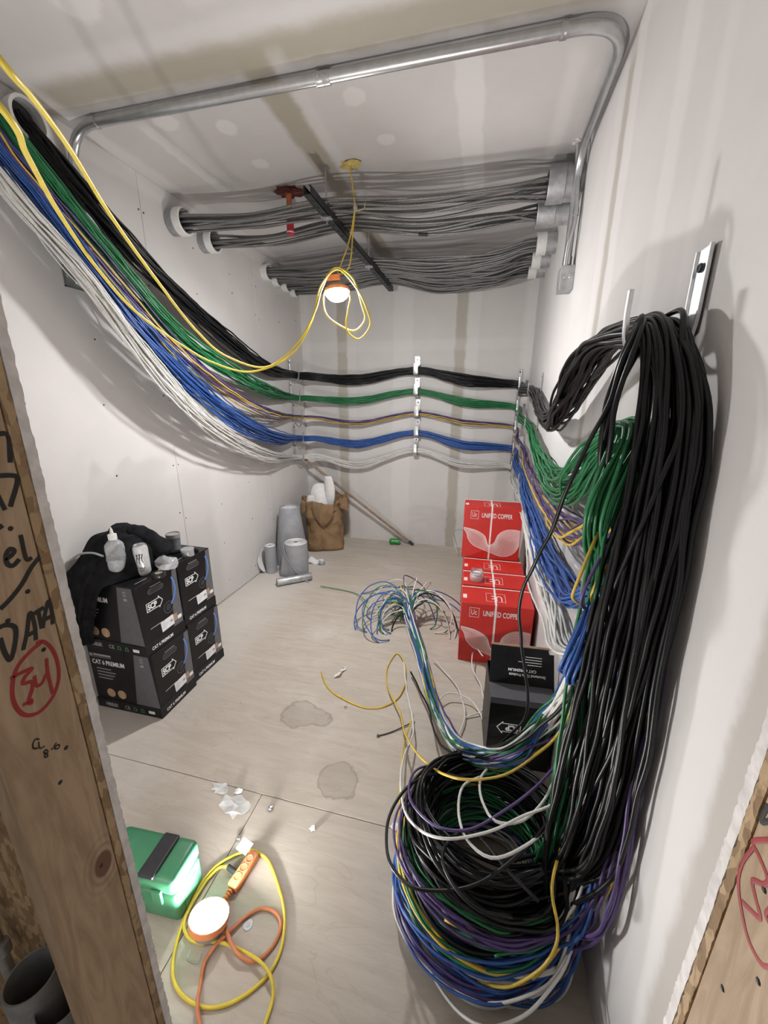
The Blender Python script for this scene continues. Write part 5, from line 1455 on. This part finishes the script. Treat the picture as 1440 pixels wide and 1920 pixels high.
loosec('white', [tuple(at(20, 325, x=XL+0.06)), tuple(at(70, 440, x=XL+0.05)), tuple(at(120, 505, x=XL+0.04)), tuple(at(165, 550, x=XL+0.03)), tuple(at(230, 640, x=XL+0.05))], 'single white cable hanging apart below the white bundle by the wall box', 0.0036)
for i, (pts) in enumerate((lm((872, 1345, .01), (905, 1330, .02), (903, 1290, .03), (885, 1250, .05), (890, 1215, .08), (905, 1230, .14)), lm((860, 1380, .02), (872, 1340, .02), (858, 1290, .02), (835, 1260, .02), (812, 1235, .03)), lm((908, 1380, .02), (903, 1345, .02), (880, 1310, .04), (840, 1300, .05), (815, 1320, .04)))):
    loosec('white', pts, ['loose white cable end curling up beside the open carton', 'loose white cable lying between the splayed ends and the cartons', 'loose white cable looping at the corner of the open carton'][i], 0.0036)
finish_cable('cut_cable_end', lm((601, 1099, .012), (630, 1104, .01), (665, 1112, .012), (690, 1130, .06)), 0.0036, M['green_cable'], 'cut dark green cable end reaching furthest left on the floor', None, 0.001)
finish_cable('white_cable_end', lm((880, 1030, .02), (858, 1035, .08), (850, 1010, .16), (852, 985, .20), (868, 990, .22)), 0.003, M['white_cable'], 'thin white cable end curling left of the raised red box', None, 0.001)

# ------------------------------------------------------------------ armoured cables under the ceiling
def mc_cable(P, label, group, r=0.0078):
    P = spline(P, 0.03)
    n = len(P)
    s = np.concatenate([[0], np.cumsum(np.linalg.norm(np.diff(P, axis=0), axis=1))])
    P[:, 2] += 0.003*np.sin(s*random.uniform(4, 9)+random.uniform(0, 6)); P[:, 1] += 0.004*np.sin(s*random.uniform(4, 8)+random.uniform(0, 6))
    P[:, 2] = np.minimum(P[:, 2], ZC-0.01); P[:, 1] = np.minimum(P[:, 1], YB-0.012)
    sides = 7
    V, F = tube_arrays(P, r, sides)
    c = V.mean(0); c[2] = V[:, 2].min()
    me = bpy.data.meshes.new('armoured_cable')
    me.from_pydata((V-c).tolist(), [], F)
    uv = me.uv_layers.new(name='UVMap')
    arr = np.zeros((len(me.loops), 2)); q = 0
    for i in range(n-1):
        for k in range(sides):
            arr[q:q+4] = ((s[i], k/sides), (s[i], (k+1)/sides), (s[i+1], (k+1)/sides), (s[i+1], k/sides)); q += 4
    uv.data.foreach_set('uv', arr.ravel())
    me.polygons.foreach_set('use_smooth', [True]*len(me.polygons))
    o = link_mesh('armoured_cable', me, M['mc']); o.location = Vector(c)
    tag(o, label, 'cable', group)
    return o
def mc_run(n, ly, lz_, lr, sy, sz_, wy, wz, ry, rz, rr, mid_dz, label, group):
    D = disc(n)
    for i in range(n):
        g = D[i]; h = lambda j: random.gauss(0, j)
        P = [Vector((XL+0.004, ly+lr*g[0], lz_+lr*g[1])), Vector((XL+0.12, ly+lr*g[0], lz_+lr*g[1])),
             Vector((-1.42, (ly+sy)/2+(lr+wy)/2*(g[0]+h(.25)), (lz_+sz_)/2-0.012+(lr+wz)/2*(g[1]+h(.25)))),
             Vector((sx, sy+wy*(g[0]+h(.12)), sz_+wz*(g[1]*0.8+0.9))),
             Vector((-0.45, sy*0.6+ry*0.4+wy*(g[0]+h(.3)), sz_*0.6+rz*0.4+wz*(g[1]+h(.3))+mid_dz*random.uniform(.5, 1.2))),
             Vector((0.02, sy*0.25+ry*0.75+wy*0.7*(g[0]+h(.3)), sz_*0.3+rz*0.7+wz*0.8*(g[1]+h(.3))+mid_dz*0.7*random.uniform(.5, 1.2))),
             Vector((XR-0.18, ry+rr*g[0], rz+rr*g[1])), Vector((XR-0.004, ry+rr*g[0], rz+rr*g[1]))]
        mc_cable(P, label, group)
SZT = sz+0.041
mc_run(11, 2.44, 2.635, 0.045, 2.47, SZT, 0.10, 0.030, 2.58, 2.665, 0.052, -0.015, 'grey armoured cable of the front run through the foremost left sleeve', 'front armoured cables, foremost sleeve')
mc_run(9, 2.72, 2.615, 0.040, 2.68, SZT-0.002, 0.10, 0.026, 2.76, 2.62, 0.046, -0.025, 'grey armoured cable of the front run through the second left sleeve', 'front armoured cables, second sleeve')
mc_run(14, 3.52, 2.65, 0.040, 3.42, SZT, 0.12, 0.030, 3.34, 2.645, 0.046, -0.06, 'grey armoured cable of the rear run from the nearest rear sleeve', 'rear armoured cables, nearest sleeve')
mc_run(13, 3.70, 2.645, 0.040, 3.60, SZT, 0.12, 0.028, 3.62, 2.635, 0.046, -0.07, 'grey armoured cable of the rear run from the second rear sleeve', 'rear armoured cables, second sleeve')
mc_run(12, 3.88, 2.64, 0.040, 3.76, SZT, 0.11, 0.026, 3.88, 2.635, 0.046, -0.08, 'grey armoured cable of the rear run from the third rear sleeve', 'rear armoured cables, third sleeve')
mc_run(11, 4.05, 2.64, 0.038, 3.88, SZT, 0.08, 0.024, 3.90, 2.63, 0.042, -0.10, 'grey armoured cable of the rear run from the corner sleeve', 'rear armoured cables, corner sleeve')
dr = mc_cable([(XL+0.004, 2.70, 2.60), (XL+0.12, 2.70, 2.60), (-1.4, 2.72, 2.57), (sx, 2.72, SZT+0.01)]+[tuple(at(a, b, y=2.72)) for a, b in ((720, 432), (790, 440), (870, 435), (950, 418))]+[(XR-0.18, 2.74, 2.60), (XR-0.004, 2.75, 2.60)],
         'single armoured cable sagging below the front run', None, 0.0062)
q0, q1 = at(785, 439, y=2.72), at(802, 440.5, y=2.72)
o = MB().tube([q0-Vector(dr.location), q1-Vector(dr.location)], 0.0085, 8).build('black_tape_band', M['black_tape'], dr, smooth=True)
